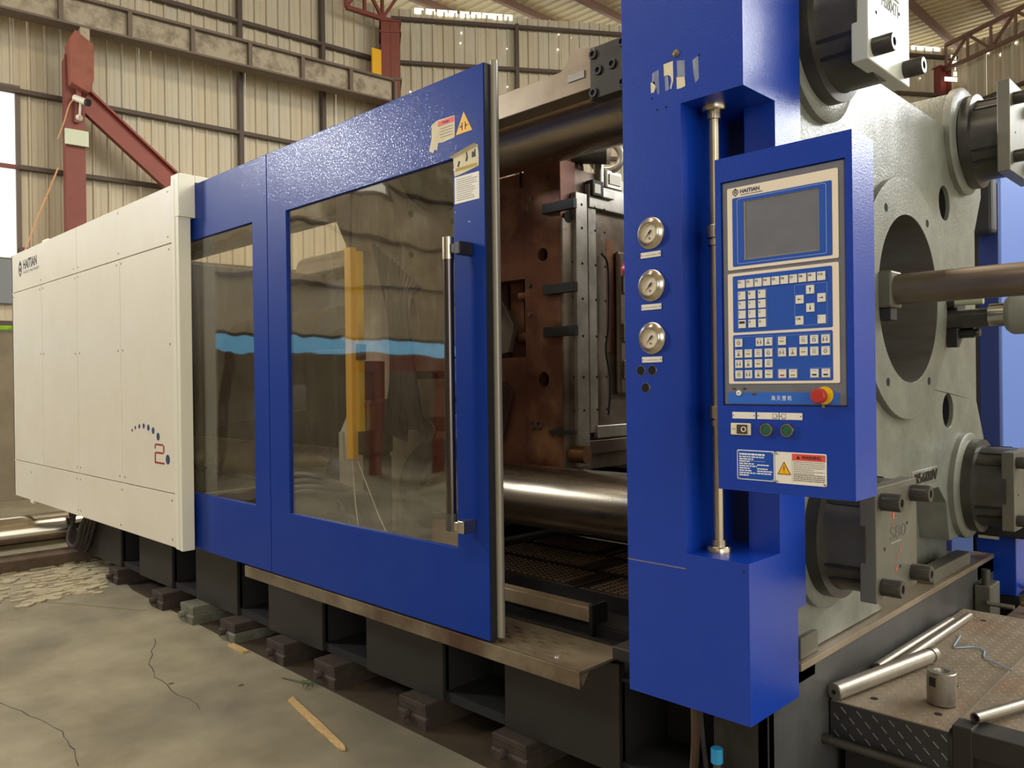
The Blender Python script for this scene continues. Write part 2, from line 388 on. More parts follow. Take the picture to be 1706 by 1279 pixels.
# openings seen as windows
def frame_rect(s0, s1, z0, z1, t=.06):
    m = MB(); m.box(s0, s1, -.06, .02, z0-t, z0); m.box(s0, s1, -.06, .02, z1, z1+t); m.box(s0-t, s0, -.06, .02, z0-t, z1+t); m.box(s1, s1+t, -.06, .02, z0-t, z1+t); return m
angL = math.atan2(dL[1], dL[0])
wn = struct('window_1', frame_rect(-4.03, .17, 3.45, 5.85), crane_d, (PL[0], PL[1], 0), angL)
part('glazing_bar', MB().box(-4.0, .17, -.06, -.02, 4.72, 4.78), oxide, wn)
wn2 = struct('window_2', frame_rect(-9.07, -5.71, 5.6, 7.4), crane_d, (PL[0], PL[1], 0), angL)
part('glazing_bar', MB().box(-7.42, -7.36, -.06, -.02, 5.6, 7.4), crane_d, wn2)
# grey board under the bright opening
tr = struct('trim_1', MB().box(-1.2, .14, -.10, -.05, 2.80, 3.42), mat('grey_board', (128, 134, 138), .6), (PL[0], PL[1], 0), angL)

# small glowing discs on the sheets in place of pinhole daylight
def glow_discs(parent, pts, r=.016):
    m = MB()
    for s, z in pts:
        q = r*random.uniform(.7, 1.2); m.lathe((s, -.015, z), (0, -1, 0), [(0, q), (.004, q*.6), (.006, 0)], 6)
    part('pinhole_glow', m, sky_glow, parent, kind='stuff')
glow_discs(WB, [(.35, 7.2), (.36, 6.8), (.38, 6.1), (.40, 5.9), (1.35, 8.4), (1.33, 8.2), (2.25, 8.15), (1.78, 7.4), (1.85, 7.41), (2.25, 7.4), (2.75, 7.38), (.63, 7.1), (1.35, 6.95), (1.28, 6.9), (3.3, 8.5), (3.55, 8.45), (3.28, 8.2), (4.35, 8.2), (4.35, 8.12), (5.2, 8.25), (3.3, 6.95), (3.5, 6.7), (4.33, 7.35), (11.4, 8.1), (11.8, 7.1), (11.5, 7.5)], .02)
glow_discs(WR, [(.9, 8.35), (1.2, 8.2), (1.6, 8.45), (1.55, 8.3), (1.1, 7.3), (.5, 6.8), (.6, 6.85), (1.75, 7.0)], .03)
glow_discs(WL, [(.42, 7.6), (3.9, 5.05), (6.2, 6.5), (.2, 4.9)], .014)
# glowing strips in place of torn daylight gaps under the roof
m = MB()
for k in range(9):
    s = .45+k*.22; m.box(s, s+random.uniform(.15, .21), -.012, -.008, 8.73-random.uniform(0, .03), 8.82)
m.box(11.2, 11.9, -.012, -.008, 8.72, 8.8)
for k in range(5): m.box(12.0+random.uniform(-.15, .15), 12.1+random.uniform(0, .1), -.2, -.19, 8.0+k*.12, 8.09+k*.12)
part('gap_glow', m, sky_glow, WB, kind='stuff')

# corner columns (H sections) and trusses
def hcol(name, label, x, y, z1, ang, w_=.3, d_=.34, m=oxide, base=0):
    t = thing(name, label, 'column', (x, y, 0))
    c, s = math.cos(ang), math.sin(ang)
    def bx(a0, a1, b0, b1, z0, zz):
        mb = MB().box(a0, a1, b0, b1, z0, zz); mb.v = [Vector((x+v.x*c-v.y*s, y+v.x*s+v.y*c, v.z)) for v in mb.v]; return mb
    part('web', bx(-d_/2, d_/2, -.012, .012, base, z1), m, t)
    part('flange', bx(d_/2-.02, d_/2, -w_/2, w_/2, base, z1), m, t)
    part('flange', bx(-d_/2, -d_/2+.02, -w_/2, w_/2, base, z1), m, t)
    part('cap_plate', bx(-d_/2-.03, d_/2+.03, -w_/2-.03, w_/2+.03, z1, z1+.025), m, t)
    return t, bx
def L2W(P, d, s, n):  # n = distance towards the interior
    return (P[0]+d[0]*s+d[1]*n, P[1]+d[1]*s-d[0]*n)
cx_, cy_ = L2W(PL, dL, 6.15, .35)
tcol, bx = hcol('steel_column', 'brown-red steel column in the far corner where the crane beam ends', cx_, cy_, 8.25, math.radians(-35), .34, .4)
part('bracket_shelf', bx(-.36, .22, -.2, .2, 7.18, 7.22), crane_d, tcol)
part('bracket_shelf', bx(-.32, .22, -.2, .2, 8.05, 8.08), oxide, tcol)
xx, yy = L2W(PR, dR, .0, .35)
hcol('steel_column', 'bright red steel column in the right-hand far corner', xx, yy, 8.3, math.radians(60), .3, .3, mat('red_column_paint', (136, 66, 60), .6))

def truss(name, label, P, d, s0, s1, n, zb, zt, m, nb, grp=None):
    a = L2W(P, d, s0, n); b = L2W(P, d, s1, n)
    t = thing(name, label, 'truss', (a[0], a[1], zb))
    A = Vector((a[0], a[1], 0)); B = Vector((b[0], b[1], 0))
    part('chord', MB().obox(A+Vector((0, 0, zb)), B+Vector((0, 0, zb)), .08, .07), m, t)
    part('chord', MB().obox(A+Vector((0, 0, zt)), B+Vector((0, 0, zt)), .08, .07), m, t)
    for i in range(nb):
        p = A.lerp(B, i/nb); q = A.lerp(B, (i+1)/nb)
        part('web_bar', MB().obox(p+Vector((0, 0, zb)), p+Vector((0, 0, zt)), .05, .05, (1, 0, 0)), m, t)
        if i % 2: p, q = q, p
        part('web_bar', MB().obox(p+Vector((0, 0, zb)), q+Vector((0, 0, zt)), .05, .05), m, t)
    return t
truss('eaves_truss', 'brown lattice truss under the roof along the right-hand wall', PR, dR, .1, 8, .3, 8.28, 8.80, purl_m, 14)
truss('eaves_truss', 'dark red lattice truss end resting on the far corner column', PL, dL, 5.2, 6.3, .45, 8.3, 8.86, oxide, 3)

# crane beam on the left wall
n0 = .62
a = L2W(PL, dL, -.4, n0); b = L2W(PL, dL, 6.0, n0)
def lw(mb, s0=0):   # wall-left frame to world
    c, s_ = dL; out = MB(); out.f = mb.f; out.sm = mb.sm
    out.v = [Vector((PL[0]+dL[0]*v.x+dL[1]*v.y, PL[1]+dL[1]*v.x-dL[0]*v.y, v.z)) for v in mb.v]; return out
t = thing('crane_beam', 'grey-tan steel crane runway beam with stiffeners along the left wall', 'beam', (a[0], a[1], 6.7))
S0, S1 = -1.5, 6.0
part('web', lw(MB().box(S0, S1, n0-.01, n0+.01, 6.72, 7.10)), crane_m, t)
part('flange', lw(MB().box(S0, S1, n0-.14, n0+.14, 6.69, 6.72)), crane_d, t)
part('flange', lw(MB().box(S0, S1, n0-.10, n0+.10, 7.10, 7.125)), crane_d, t)
part('rail', lw(MB().box(S0, S1, n0-.03, n0+.03, 7.125, 7.17)), crane_d, t)
for i in range(8):
    s = -.25+i*.9
    part('stiffener', lw(MB().box(s-.03, s+.03, n0, n0+.09, 6.72, 7.10)), crane_d, t)
part('yellow_end_plate', lw(MB().box(5.72, 5.96, .40, .44, 7.17, 7.72)), yel2, t)
# red column with brace, holding the beam
t = thing('steel_column', 'dark red box column left of centre, under the crane beam, with a diagonal brace', 'column', (L2W(PL, dL, .82, .45)[0], L2W(PL, dL, .82, .45)[1], 0))
part('shaft', lw(MB().box(.72, .92, .30, .62, 0, 6.3)), oxide, t)
part('flange', lw(MB().box(.70, .95, .60, .63, 0, 6.3)), oxide, t)
part('bracket_box', lw(MB().prism([[(.74, 5.85), (.97, 5.75), (1.03, 5.95), (1.03, 6.45), (.80, 6.6), (.72, 6.45)]], 'Y', .50, .84)), mat('bracket_rust', (150, 84, 66), .6, rgb2=(120, 66, 50), nscale=9, namt=.7), t, bevel=.01)
part('hanger', lw(MB().box(.88, 1.0, .55, .75, 6.42, 6.7)), crane_m, t)
part('hanger_strut', lw(MB().obox((.86, .72, 5.85), (.83, .66, 5.35), .06, .06, (1, 0, 0))), oxide, t)
part('diagonal_brace', lw(MB().obox((.92, .5, 5.78), (2.62, .5, 4.35), .06, .30)), brace_m, t)
part('diagonal_brace', lw(MB().obox((.95, .55, 5.93), (2.66, .55, 4.50), .12, .03)), brace_m, t)
part('diagonal_brace', lw(MB().obox((.86, .55, 5.63), (2.56, .55, 4.20), .12, .03)), brace_m, t)
# security camera and sign board on the column
def lp(s, n, z): v = lw(MB().add([(s, n, z)], [])).v[0]; return v
t = thing('security_camera', 'small cream bullet security camera clamped to the red column', 'camera', lp(.86, .70, 5.55))
part('camera_body', MB().cyl(lp(.80, .72, 5.68), lp(.93, .86, 5.60), .045, 16), cctv_m, t)
part('lens', MB().cyl(lp(.925, .855, 5.605), lp(.95, .885, 5.59), .05, 16), ink, t)
part('mount_ball', MB().lathe(lp(.86, .64, 5.42), lp(.86, .72, 5.42)-lp(.86, .64, 5.42), [(0, .05), (.03, .055), (.07, .04), (.1, .01)], 14), cctv_m, t)
part('mount_arm', MB().tube([lp(.86, .70, 5.42), lp(.86, .76, 5.5), lp(.87, .76, 5.62)], .016), cctv_m, t)
sg = MB(); sg.box(.68, .98, .66, .70, 5.02, 5.24)
solo('sign_board', lw(sg), mat('faded_board', (206, 214, 190), .5), 'blank pale green rectangular board strapped to the red column below the camera', 'sign', lp(.83, .66, 5.02), bevel=.004)
cbl = bez([lp(.82, .76, 5.66), lp(.74, .74, 5.58), lp(.66, .74, 5.3), lp(.58, .74, 5.05)], 6)
solo('camera_cable', MB().tube(cbl, .010, 6), mat('cable_tan', (196, 150, 110), .6), 'short tan cable curling down from the security camera', 'cable', cbl[0])
cb2 = [lp(.58, .74, 4.65), lp(.30, .9, 3.9), lp(-.02, 1.1, 3.0)]
solo('hanging_cable', MB().tube([cb2[0], lp(.45, .82, 4.3), cb2[1], cb2[2]], .012, 6), mat('cable_tan', (196, 150, 110), .6), 'long tan cable slanting down behind the cream cabinet at the left column', 'cable', cb2[0])

# outside the gap in the wall
solo('outdoor_fence', MB().box(-21, -20.9, -16, 14, 0, 3.6), blue_out, 'sky-blue sheet fence outside, seen through the gap under the wall cladding', 'fence', (-21, 0, 0))
hm = MB().box(-19.6, -19.2, -.4, 7, 0, 3.5)
for k in range(60):
    c = (-19.2+random.uniform(-.5, .5), random.uniform(-.5, 7), random.uniform(.3, 3.4)); r = random.uniform(.3, .55)
    hm.lathe((c[0], c[1], c[2]-r), (0, 0, 1), [(0, 0), (r*.3, r*.7), (r, r), (r*1.6, r*.75), (r*2, 0)], 9)
solo('hedge', hm, hedge_m, 'sunlit yellow-green hedge outside, glimpsed at the left edge', 'hedge', (-19.2, 3, 0))

# ================================================================== MACHINE BASE
AX_Y, AX_Z = 3.72, 1.92
t = base = thing('machine_base', 'long dark grey steel machine bed with recessed pockets, standing on levelling mounts', 'machine bed', (-4.5, 3.6, .12))
bnds = [-7.87, -6.94, -6.54, -5.92, -5.51, -4.90, -4.49, -3.89, -3.47, -2.86, -2.45, -1.84, -1.44, -1.24]
for i in range(0, len(bnds)-1):
    if i % 2 == 0:
        part('front_plate', MB().box(bnds[i], bnds[i+1], 2.40, 2.44, .12, .535 if -4.95 < bnds[i] < -2 else .595), dark, base, bevel=.003)
    else:
        mb = MB(); a, b = bnds[i], bnds[i+1]
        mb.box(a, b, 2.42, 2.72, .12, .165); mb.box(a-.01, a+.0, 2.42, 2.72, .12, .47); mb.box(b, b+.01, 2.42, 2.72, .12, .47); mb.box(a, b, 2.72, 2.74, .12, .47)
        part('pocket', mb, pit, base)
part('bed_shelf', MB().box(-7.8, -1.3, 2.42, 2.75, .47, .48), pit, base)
part('bed_core', MB().box(-7.87, -1.26, 2.75, 5.0, .13, .52), black, base)
part('bed_rail', MB().box(-7.87, -4.45, 2.40, 2.75, .555, .60), dark, base, bevel=.004)
part('bed_rail', MB().box(-1.87, -1.24, 2.40, 2.75, .555, .60), dark, base, bevel=.004)
part('bed_rail', MB().box(-7.87, -1.24, 4.7, 5.02, .52, .60), dark, base, bevel=.004)
part('end_plate', MB().box(-1.28, -1.24, 2.40, 5.02, .12, .60), mat('end_plate_grey', (76, 76, 75), .42, rgb2=(54, 52, 50), nscale=4, namt=.8, bump=.2), base, bevel=.004)
part('bed_ledge', MB().box(-1.34, -1.23, 2.62, 4.98, .60, .625), rail_m, base, bevel=.003)
part('bed_key', MB().box(-1.32, -1.25, 4.05, 4.62, .625, .69), plate_m, base, bevel=.004)
part('bed_key', MB().box(-1.32, -1.25, 2.66, 2.80, .625, .70), plate_m, base, bevel=.004)
# levelling mounts
feet = [(-6.83, 2.33, 'reddish-brown levelling mount, farthest left under the machine bed', 0, 0), (-5.80, 2.28, 'rusty levelling mount with a side bolt, second from the left under the bed', 0, 0), (-5.30, 2.28, 'pale grey-green levelling mount with layered top, third from the left', 1, 0), (-4.72, 2.29, 'dark mount with a pale base lip, right of the grey-green mount', 0, 1), (-4.14, 2.30, 'rusty wedge mount, fifth from the left under the bed', 0, 0), (-3.62, 2.30, 'rust-brown wedge mount with a green leaf beside its bolt', 0, 0), (-2.88, 2.31, 'large rust-brown wedge mount nearest the middle of the bottom edge', 0, 0), (-2.26, 2.33, 'rusty wedge mount cut by the bottom edge of the picture', 0, 0)]
for i, (x, y, lab, g, lip) in enumerate(feet):
    mm = ancl_g if g else ancl
    f = thing('levelling_mount', lab, 'machine mount', (x-.11, y+.1, 0), 'levelling mounts under the machine bed')
    part('mount_base', MB().prism([[(y, .0), (y+.42, 0), (y+.42, .06), (y+.012, .062), (y, .050)]], 'X', x-.21, x), ancl_g if lip else mm, f, bevel=.004)
    part('wedge', MB().prism([[(y+.008, .06), (y+.42, .054), (y+.42, .092), (y+.008, .092)]], 'X', x-.205, x-.006), mm, f, bevel=.003)
    part('mount_top', MB().box(x-.205, x-.005, y+.005, y+.42, .09, .12), mm, f, bevel=.004)
    part('adjusting_bolt', MB().cyl((x-.13, y-.035, .055), (x-.13, y+.03, .055), .022, 6), mm, f)

# front step
t = step = thing('maintenance_step', 'brown steel step plate with raised anti-slip slots below the sliding door', 'step', (-3.1, 2.3, .5))
part('step_plate', MB().box(-4.38, -1.86, 2.20, 2.50, .548, .558), step_m, step)
part('step_lip', MB().box(-4.38, -1.86, 2.195, 2.204, .495, .558), step_m, step, bevel=.002)
part('end_lip', MB().prism([[(2.2, .545), (2.215, .50), (2.25, .545)]], 'X', -1.864, -1.86), step_m, step)
m = MB()
for i in range(23):
    for j in range(6):
        x = -4.25+i*.1+(j % 2)*.05; y = 2.235+j*.036
        if x > -2.02+.0*j: continue
        m.add([(x, y-.006, .558), (x+.05, y-.006, .558), (x+.025, y+.014, .558), (x+.012, y-.006, .567), (x+.038, y-.006, .567)], [(0, 1, 4, 3), (1, 2, 4), (0, 3, 2), (3, 4, 2)])
part('grip_slots', m, step_m, step, kind='stuff')
part('rivet', MB().lathe((-2.02, 2.26, .558), (0, 0, 1), [(0, .012), (.004, .010), (.006, 0)], 12), silver, step)
# inner treads: perforated panels inside the gate
tr_ = thing('inner_walkway', 'dark oily perforated walkway panels inside the open safety gate', 'walkway', (-2.7, 3.4, .5))
pan = [(-3.5, -2.55, 2.98, 3.28), (-2.52, -1.75, 2.98, 3.28), (-3.5, -2.72, 3.30, 3.60), (-2.69, -1.75, 3.30, 3.60), (-3.5, -2.9, 3.62, 3.95), (-2.87, -1.75, 3.62, 3.95)]
for (x0, x1, y0, y1) in pan:
    p = part('tread_panel', MB().box(x0, x1, y0, y1, .585, .60), tread_m, tr_, bevel=.004)
    m = MB()
    nx = int((x1-x0-.08)/.044)
    for i in range(nx):
        for j in range(9):
            x = x0+.05+i*.044; y = y0+.03+j*.029
            m.add([(x, y-.006, .60), (x+.030, y-.002, .60), (x+.015, y+.010, .60), (x+.008, y-.005, .608), (x+.024, y-.002, .608)], [(0, 1, 4, 3), (1, 2, 4), (0, 3, 2), (3, 4, 2)])
    part('grip_bumps', m, bump_m, p, kind='stuff')
part('deck_skirt', MB().box(-3.55, -1.7, 2.955, 2.97, .42, .60), black, tr_)
part('dark_backing', MB().box(-3.45, -1.7, 3.98, 4.0, .60, 1.06), pit, tr_)  # black sheet added to darken the space under the tie bar
g_ = thing('guide_rail', 'brown steel slide rail with square end between step and walkway', 'rail', (-2.6, 2.76, .5))
part('rail_bar', MB().box(-3.9, -2.25, 2.735, 2.80, .535, .60), mat('worn_rail_bright', (190, 168, 138), .4, .3, rgb2=(140, 118, 92), nscale=5, namt=.8), g_, bevel=.004)
part('rail_shelf', MB().box(-3.95, -1.75, 2.76, 2.95, .52, .53), black, g_)
part('cable_run', MB().tube(bez([(-3.6, 2.66, .50), (-2.8, 2.64, .50), (-2.2, 2.66, .495), (-1.9, 2.60, .495)]), .012), hose_m, g_)
part('stop_bracket', MB().box(-2.245, -2.225, 2.72, 2.83, .48, .62), black, g_, bevel=.003)

# tie bars
def tiebar(lab, y, z, x0=-7.6, x1=-1.3):
    o = solo('tie_bar', MB().lathe((x0, y, z), (1, 0, 0), [(0, 0), (0, .135), (.02, .15), (x1-x0, .15), (x1-x0, 0)], 64), chrome, lab, 'tie bar', (x0, y, z), 'tie bars of the clamp')
for y, z, lab in ((2.87, 1.04, 'polished steel tie bar across the bottom of the open gate'), (2.87, 2.80, 'dark polished tie bar across the top of the open gate'), (4.57, 1.04, 'far lower tie bar behind the mould'), (4.57, 2.80, 'far upper tie bar behind the mould')):
    tiebar(lab, y, z)

# upper rail and block above the gate
t = thing('gate_header_rail', 'weathered steel header rail with small maker plate above the open gate', 'rail', (-2.6, 2.6, 2.8))
part('rail_beam', MB().box(-5.2, -1.9, 2.60, 2.70, 2.81, 2.925), rail_m, t, bevel=.004)
part('upper_gusset', MB().prism([[(-2.28, 2.925), (-1.95, 2.925), (-2.0, 2.97), (-2.16, 3.0), (-2.22, 3.0), (-2.235, 2.96)]], 'Y', 2.61, 2.69), rail_m, t, bevel=.003)
np_ = part('name_plate', MB().box(-2.22, -2.13, 2.595, 2.60, 2.865, 2.895), silver, t)
t = thing('bolted_block', 'dark square steel block with socket screws at the end of the header rail', 'steel block', (-2.0, 2.55, 2.8))
part('block_body', MB().box(-2.055, -1.80, 2.54, 2.60, 2.735, 2.945), nutm, t, bevel=.004)
def ring_mesh(name, r, depth, m, hr):
    return MB().lathe((0, 0, 0), (0, -1, 0), [(0, r), (depth*.8, r), (depth, r*.92), (depth, hr), (.001, hr), (.001, 0)], 20).mesh(name, m)
sockY = ring_mesh('socket_screw', .02, .008, black, .011)
for x, z in ((-2.035, 2.915), (-1.89, 2.922), (-2.035, 2.76), (-1.89, 2.765), (-2.01, 2.845), (-1.94, 2.85)):
    inst('socket_screw', sockY, t, (x, 2.54, z))

# ================================================================== PLATENS
def platen_outline(yc, zc, hy, hz, cy, cz, ny, nz):
    # square with corner lobes: hy/hz half size at lobes, ny/nz half size between lobes, cy/cz where a lobe starts
    pts = []
    q = [(hy, cz+.10), (hy-.07, cz-.08), (ny, cz-.22), (ny, 0)]
    right = [(ny, -(cz-.25)), (hy-.05, -(cz-.08)), (hy, -(cz+.05)), (hy, -hz)]
    pts = [(hy, hz-.10), (hy-.12, hz), (cy+.08, hz), (cy-.06, nz+.02), (cy-.12, nz), (-cy+.12, nz), (-cy+.06, nz+.02), (-cy-.08, hz), (-hy+.12, hz), (-hy, hz-.10), (-hy, cz-.05), (-ny, cz-.25), (-ny, -cz+.25), (-hy, -cz+.05), (-hy, -hz), (hy, -hz), (hy, -cz+.05), (ny, -cz+.25), (ny, cz-.25), (hy, cz-.05)]
    return [(yc+a, zc+b) for a, b in pts]
PXF = -1.26
t = plat = thing('stationary_platen', 'huge grey-green cast platen with a large round centre bore, right of the control cabinet', 'platen', (-1.5, AX_Y, .63))
outl = platen_outline(AX_Y, AX_Z, 1.20, 1.13, .72, .70, 1.075, .91)
outl = [(y, max(z, .63)) for y, z in outl]
k_ = outl.index((AX_Y-1.20, .79)) if (AX_Y-1.20, .79) in outl else 14
outl = outl[:15]+[(3.16, outl[14][1]), (3.22, .98), (3.34, 1.07), (4.16, 1.07), (4.28, .98), (4.32, outl[14][1])]+outl[15:]
bodyh = [circ(AX_Y, AX_Z+.02, .365, 64), circ(AX_Y+.58, 2.45, .085, 28), circ(AX_Y+.60, 1.43, .085, 28), circ(AX_Y-.58, 2.45, .085, 28), circ(AX_Y-.60, 1.43, .085, 28)]
part('platen_body', MB().prism([outl]+bodyh, 'X', -1.64, PXF), platen_m, plat, bevel=.012)
for y_, z_ in ((AX_Y+.58, 2.45), (AX_Y+.60, 1.43), (AX_Y-.58, 2.45), (AX_Y-.60, 1.43)):
    part('dark_hole_tube', MB().lathe((-1.64, y_, z_), (1, 0, 0), [(0, 0), (.0, .084), (.36, .084)], 28), pit, plat)  # closed black tube added so the hole looks dark inside
part('locating_ring', MB().prism([circ(AX_Y-.02, AX_Z+.02, .525, 72), circ(AX_Y, AX_Z+.02, .365, 64)], 'X', PXF, PXF+.028), platen_m, plat, bevel=.006)
part('bore_liner', MB().lathe((-1.64, AX_Y, AX_Z+.02), (1, 0, 0), [(-.02, 0), (-.02, .364), (0, .364), (.405, .364)], 64), platen_s, plat)
m = MB()
for a in (55, 125, 235, 305):
    m.cyl((PXF+.0285, AX_Y-.02+.44*math.cos(math.radians(a)), AX_Z+.02+.44*math.sin(math.radians(a))), (PXF+.0292, AX_Y-.02+.44*math.cos(math.radians(a)), AX_Z+.02+.44*math.sin(math.radians(a))), .018, 14)
part('tapped_holes', m, hole_m, plat)
for i, (y, z) in enumerate(((2.87, 1.04), (2.87, 2.80), (4.57, 1.04), (4.57, 2.80))):
    part('corner_boss', MB().lathe((PXF-.01, y, z), (1, 0, 0), [(0, .27), (.035, .27), (.045, .255), (.045, .2)], 56), platen_m, plat)
part('cast_number_recess', MB().box(PXF-.01, PXF+.004, 3.80, 4.14, 1.105, 1.175), silver, plat, bevel=.003)
text('85600V', nutm, plat, (PXF+.006, 3.82, 1.115), h=.050, wd=.30, face='+X', name='cast_number', ext=.004)
# bottom foot of the platen widening to the bed
part('platen_foot', MB().prism([[(2.72, .625), (4.75, .625), (4.75, .80), (4.4, 1.09), (3.1, 1.09), (2.72, .86)]], 'X', -1.66, -1.40), platen_m, plat, bevel=.008)
part('platen_foot', MB().prism([[(2.66, .625), (3.5, .625), (3.2, .80), (2.66, .83)]], 'X', -1.42, -1.27), platen_m, plat, bevel=.02)

# tie-bar nuts with keeper plates
sockX = MB().lathe((0, 0, 0), (1, 0, 0), [(0, .030), (.058, .030), (.064, .027), (.064, .014), (.035, .013), (.035, 0)], 24).mesh('cap_screw', nutm)
def nut(lab, y, z, stamp, stampz, bright, x1=-1.0, half=.19, boltset=None):
    t = thing('tie_bar_nut', lab, 'tie bar nut', (PXF+.04, y, z), 'tie bar nuts on the stationary platen')
    part('nut_body', MB().lathe((PXF+.035, y, z), (1, 0, 0), [(0, .235), (.045, .235), (.05, .205), (.07, .2), (.19, .2), (.195, .16)], 56), nutm, t)
    for a in (205, 222, 300, 317, 60, 78, 120, 142):
        ca, sa = math.cos(math.radians(a)), math.sin(math.radians(a))
        part('nut_rib', MB().obox((PXF+.085, y+ca*.201, z+sa*.201), (x1-.06, y+ca*.201, z+sa*.201), .012, .008, (0, ca, sa)), black, t)
    p = part('keeper_plate', MB().box(x1-.055, x1, y-half, y+half, z-half, z+half), plate_m if not bright else mat('pale_keeper_plate', (198, 200, 188), .36, rgb2=(182, 184, 170), nscale=5, namt=.5, bump=.1), t, bevel=.004)  # upper near plate gets a paler colour than the other keepers
    for dy, dz in boltset or ((-.14, .14), (.14, .14), (-.14, -.14), (.14, -.14)):
        inst('cap_screw', sockX, p, (x1, y+dy, z+dz))
    if stamp: text(stamp, mat('stamp_dark', (84, 84, 76), .6), p, (x1+.0008, y-.07, z+stampz), h=.045, wd=.15, face='+X', name='stamped_number', ext=.0003)
    m = MB()
    for dy, dz in ((-.12, -.02), (.02, -.1), (.09, .04)):
        m.cyl((x1+.0002, y+dy, z+dz), (x1+.0012, y+dy, z+dz), .006, 10)
    part('dowel_holes', m, hole_m, p)
    return t
n1 = nut('grey steel keeper plate with red paint dabs on the lower near tie-bar nut', 2.87, 1.05, 'S80', .0, False)
m = MB(); 
for dy, dz, a, b in ((-.045, .07, .012, .028), (-.05, .045, .005, .012), (.02, -.05, .006, .016), (-.02, -.11, .008, .014), (-.01, -.07, .004, .01)):
    m.box(-.9995, -.9988, 2.87+dy, 2.87+dy+a, 1.05+dz, 1.05+dz+b)
part('red_paint_marks', m, warn_r, n1)
part('stamp_underline', MB().box(-.9995, -.9988, 2.80, 2.90, 1.038, 1.042), silver, n1)
n2_ = nut('pale keeper plate with stamped number on the upper near tie-bar nut', 2.85, 2.82, 'HS80471', .02, True)
part('stamp_box', MB().box(-.9995, -.9988, 2.77, 2.94, 2.895, 2.899), mat('stamp_dark', (84, 84, 76), .6), n2_)
nut('dark keeper plate on the lower far tie-bar nut at the right edge', 4.60, 1.04, None, 0, False)
nut('brownish keeper plate on the upper far tie-bar nut at the right edge', 4.62, 2.80, None, 0, False, half=.22)

# dark side frame of the injection side, behind the platen's far edge
t = thing('far_guard_frame', 'black and dark blue guard post beyond the far edge of the platen', 'guard', (-1.25, 5.1, .3))
part('black_post', MB().box(-1.42, -1.375, 5.30, 5.34, .2, 2.5), ink, t, bevel=.004)
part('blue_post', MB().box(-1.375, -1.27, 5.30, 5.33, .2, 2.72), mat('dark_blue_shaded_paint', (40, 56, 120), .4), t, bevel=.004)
part('lower_housing', MB().box(-1.30, -1.0, 4.85, 5.10, .74, 1.0), ink, t, bevel=.01)
part('upper_housing', MB().box(-1.38, -1.27, 5.18, 5.29, 2.42, 2.80), mat('charcoal_cover', (50, 50, 56), .5), t, bevel=.02)

# carriage cylinders
t = thing('carriage_rod', 'thick grey-brown steel rod sticking out in front of the platen bore', 'cylinder rod', (-1.2, 3.42, 1.95))
part('rod', MB().cyl((-1.20, 3.42, 1.955), (-.42, 3.42, 1.955), .062, 40), mat('brown_steel_rod', (132, 118, 104), .38, .7, rgb2=(96, 84, 76), nscale=6, namt=.7, stretch=(.6, 2, 2)), t)
part('rod_clevis', MB().box(-1.26, -1.18, 3.355, 3.47, 1.88, 2.03), plate_m, t, bevel=.01)
part('rod_clevis', MB().box(-1.24, -1.19, 3.37, 3.44, 1.83, 1.88), black, t, bevel=.004)
t = thing('carriage_cylinder', 'grey hydraulic cylinder with chrome rod and side valve on the far side of the bore', 'hydraulic cylinder', (-1.2, 4.3, 1.88))
part('rod', MB().cyl((-1.25, 4.27, 1.875), (-1.02, 4.27, 1.875), .045, 28), nutm, t)
part('chrome_band', MB().cyl((-1.06, 4.27, 1.885), (-.98, 4.27, 1.885), .055, 28), chrome_b, t)
part('barrel', MB().lathe((-.99, 4.27, 1.885), (1, 0, 0), [(0, .0), (0, .075), (.02, .092), (.03, .095), (.4, .095), (.4, 0)], 40), mat('barrel_grey', (140, 142, 132), .4), t)
part('bracket', MB().prism([[(4.27, 1.74), (4.30, 1.74), (4.40, 1.82), (4.40, 1.97), (4.27, 1.97)]], 'X', -1.25, -1.20), black, t, bevel=.004)
part('bracket_arm', MB().box(-1.21, -1.08, 4.30, 4.34, 1.845, 1.885), nutm, t, bevel=.015)
part('hex_bolt', MB().cyl((-1.21, 4.32, 1.81), (-1.14, 4.32, 1.81), .026, 12), black, t)
part('hex_bolt', MB().cyl((-1.15, 4.32, 1.81), (-1.115, 4.32, 1.81), .019, 6), nutm, t)
part('scale_rod', MB().cyl((-1.22, 4.24, 1.955), (-1.08, 4.24, 1.955), .018, 16), mat('pale_green_rod', (168, 172, 144), .35), t)
part('scale_head', MB().cyl((-1.27, 4.24, 1.955), (-1.20, 4.24, 1.955), .027, 16), black, t)

# moving platen
PM = -3.46
t = mp_ = thing('moving_platen', 'steel-grey moving platen with bolt holes, seen through the large door window', 'platen', (-3.7, AX_Y, .7))
out2 = [(y, max(z, .72)) for y, z in platen_outline(AX_Y, AX_Z, 1.16, 1.10, .66, .66, 1.06, .9)]
part('platen_body', MB().prism([out2, circ(AX_Y, AX_Z, .14, 32)], 'X', -3.95, PM), mat('moving_platen_steel', (182, 170, 150), .42, .3, rgb2=(112, 94, 78), nscale=5, namt=.8, bump=.3), mp_, bevel=.01)
for y, z in ((2.87, 1.04), (2.87, 2.80)):
    part('tie_bar_bush', MB().lathe((PM, y, z), (1, 0, 0), [(0, .25), (.05, .25), (.06, .235), (.06, .16)], 48), nutm, mp_)
m = MB()
for y in (2.72, 3.02, 3.3):
    for z in (1.5, 1.75, 2.05, 2.3, 2.52):
        m.cyl((PM+.0002, y, z), (PM+.001, y, z), .018, 12)
part('tapped_holes', m, hole_m, mp_)
hs = MB()
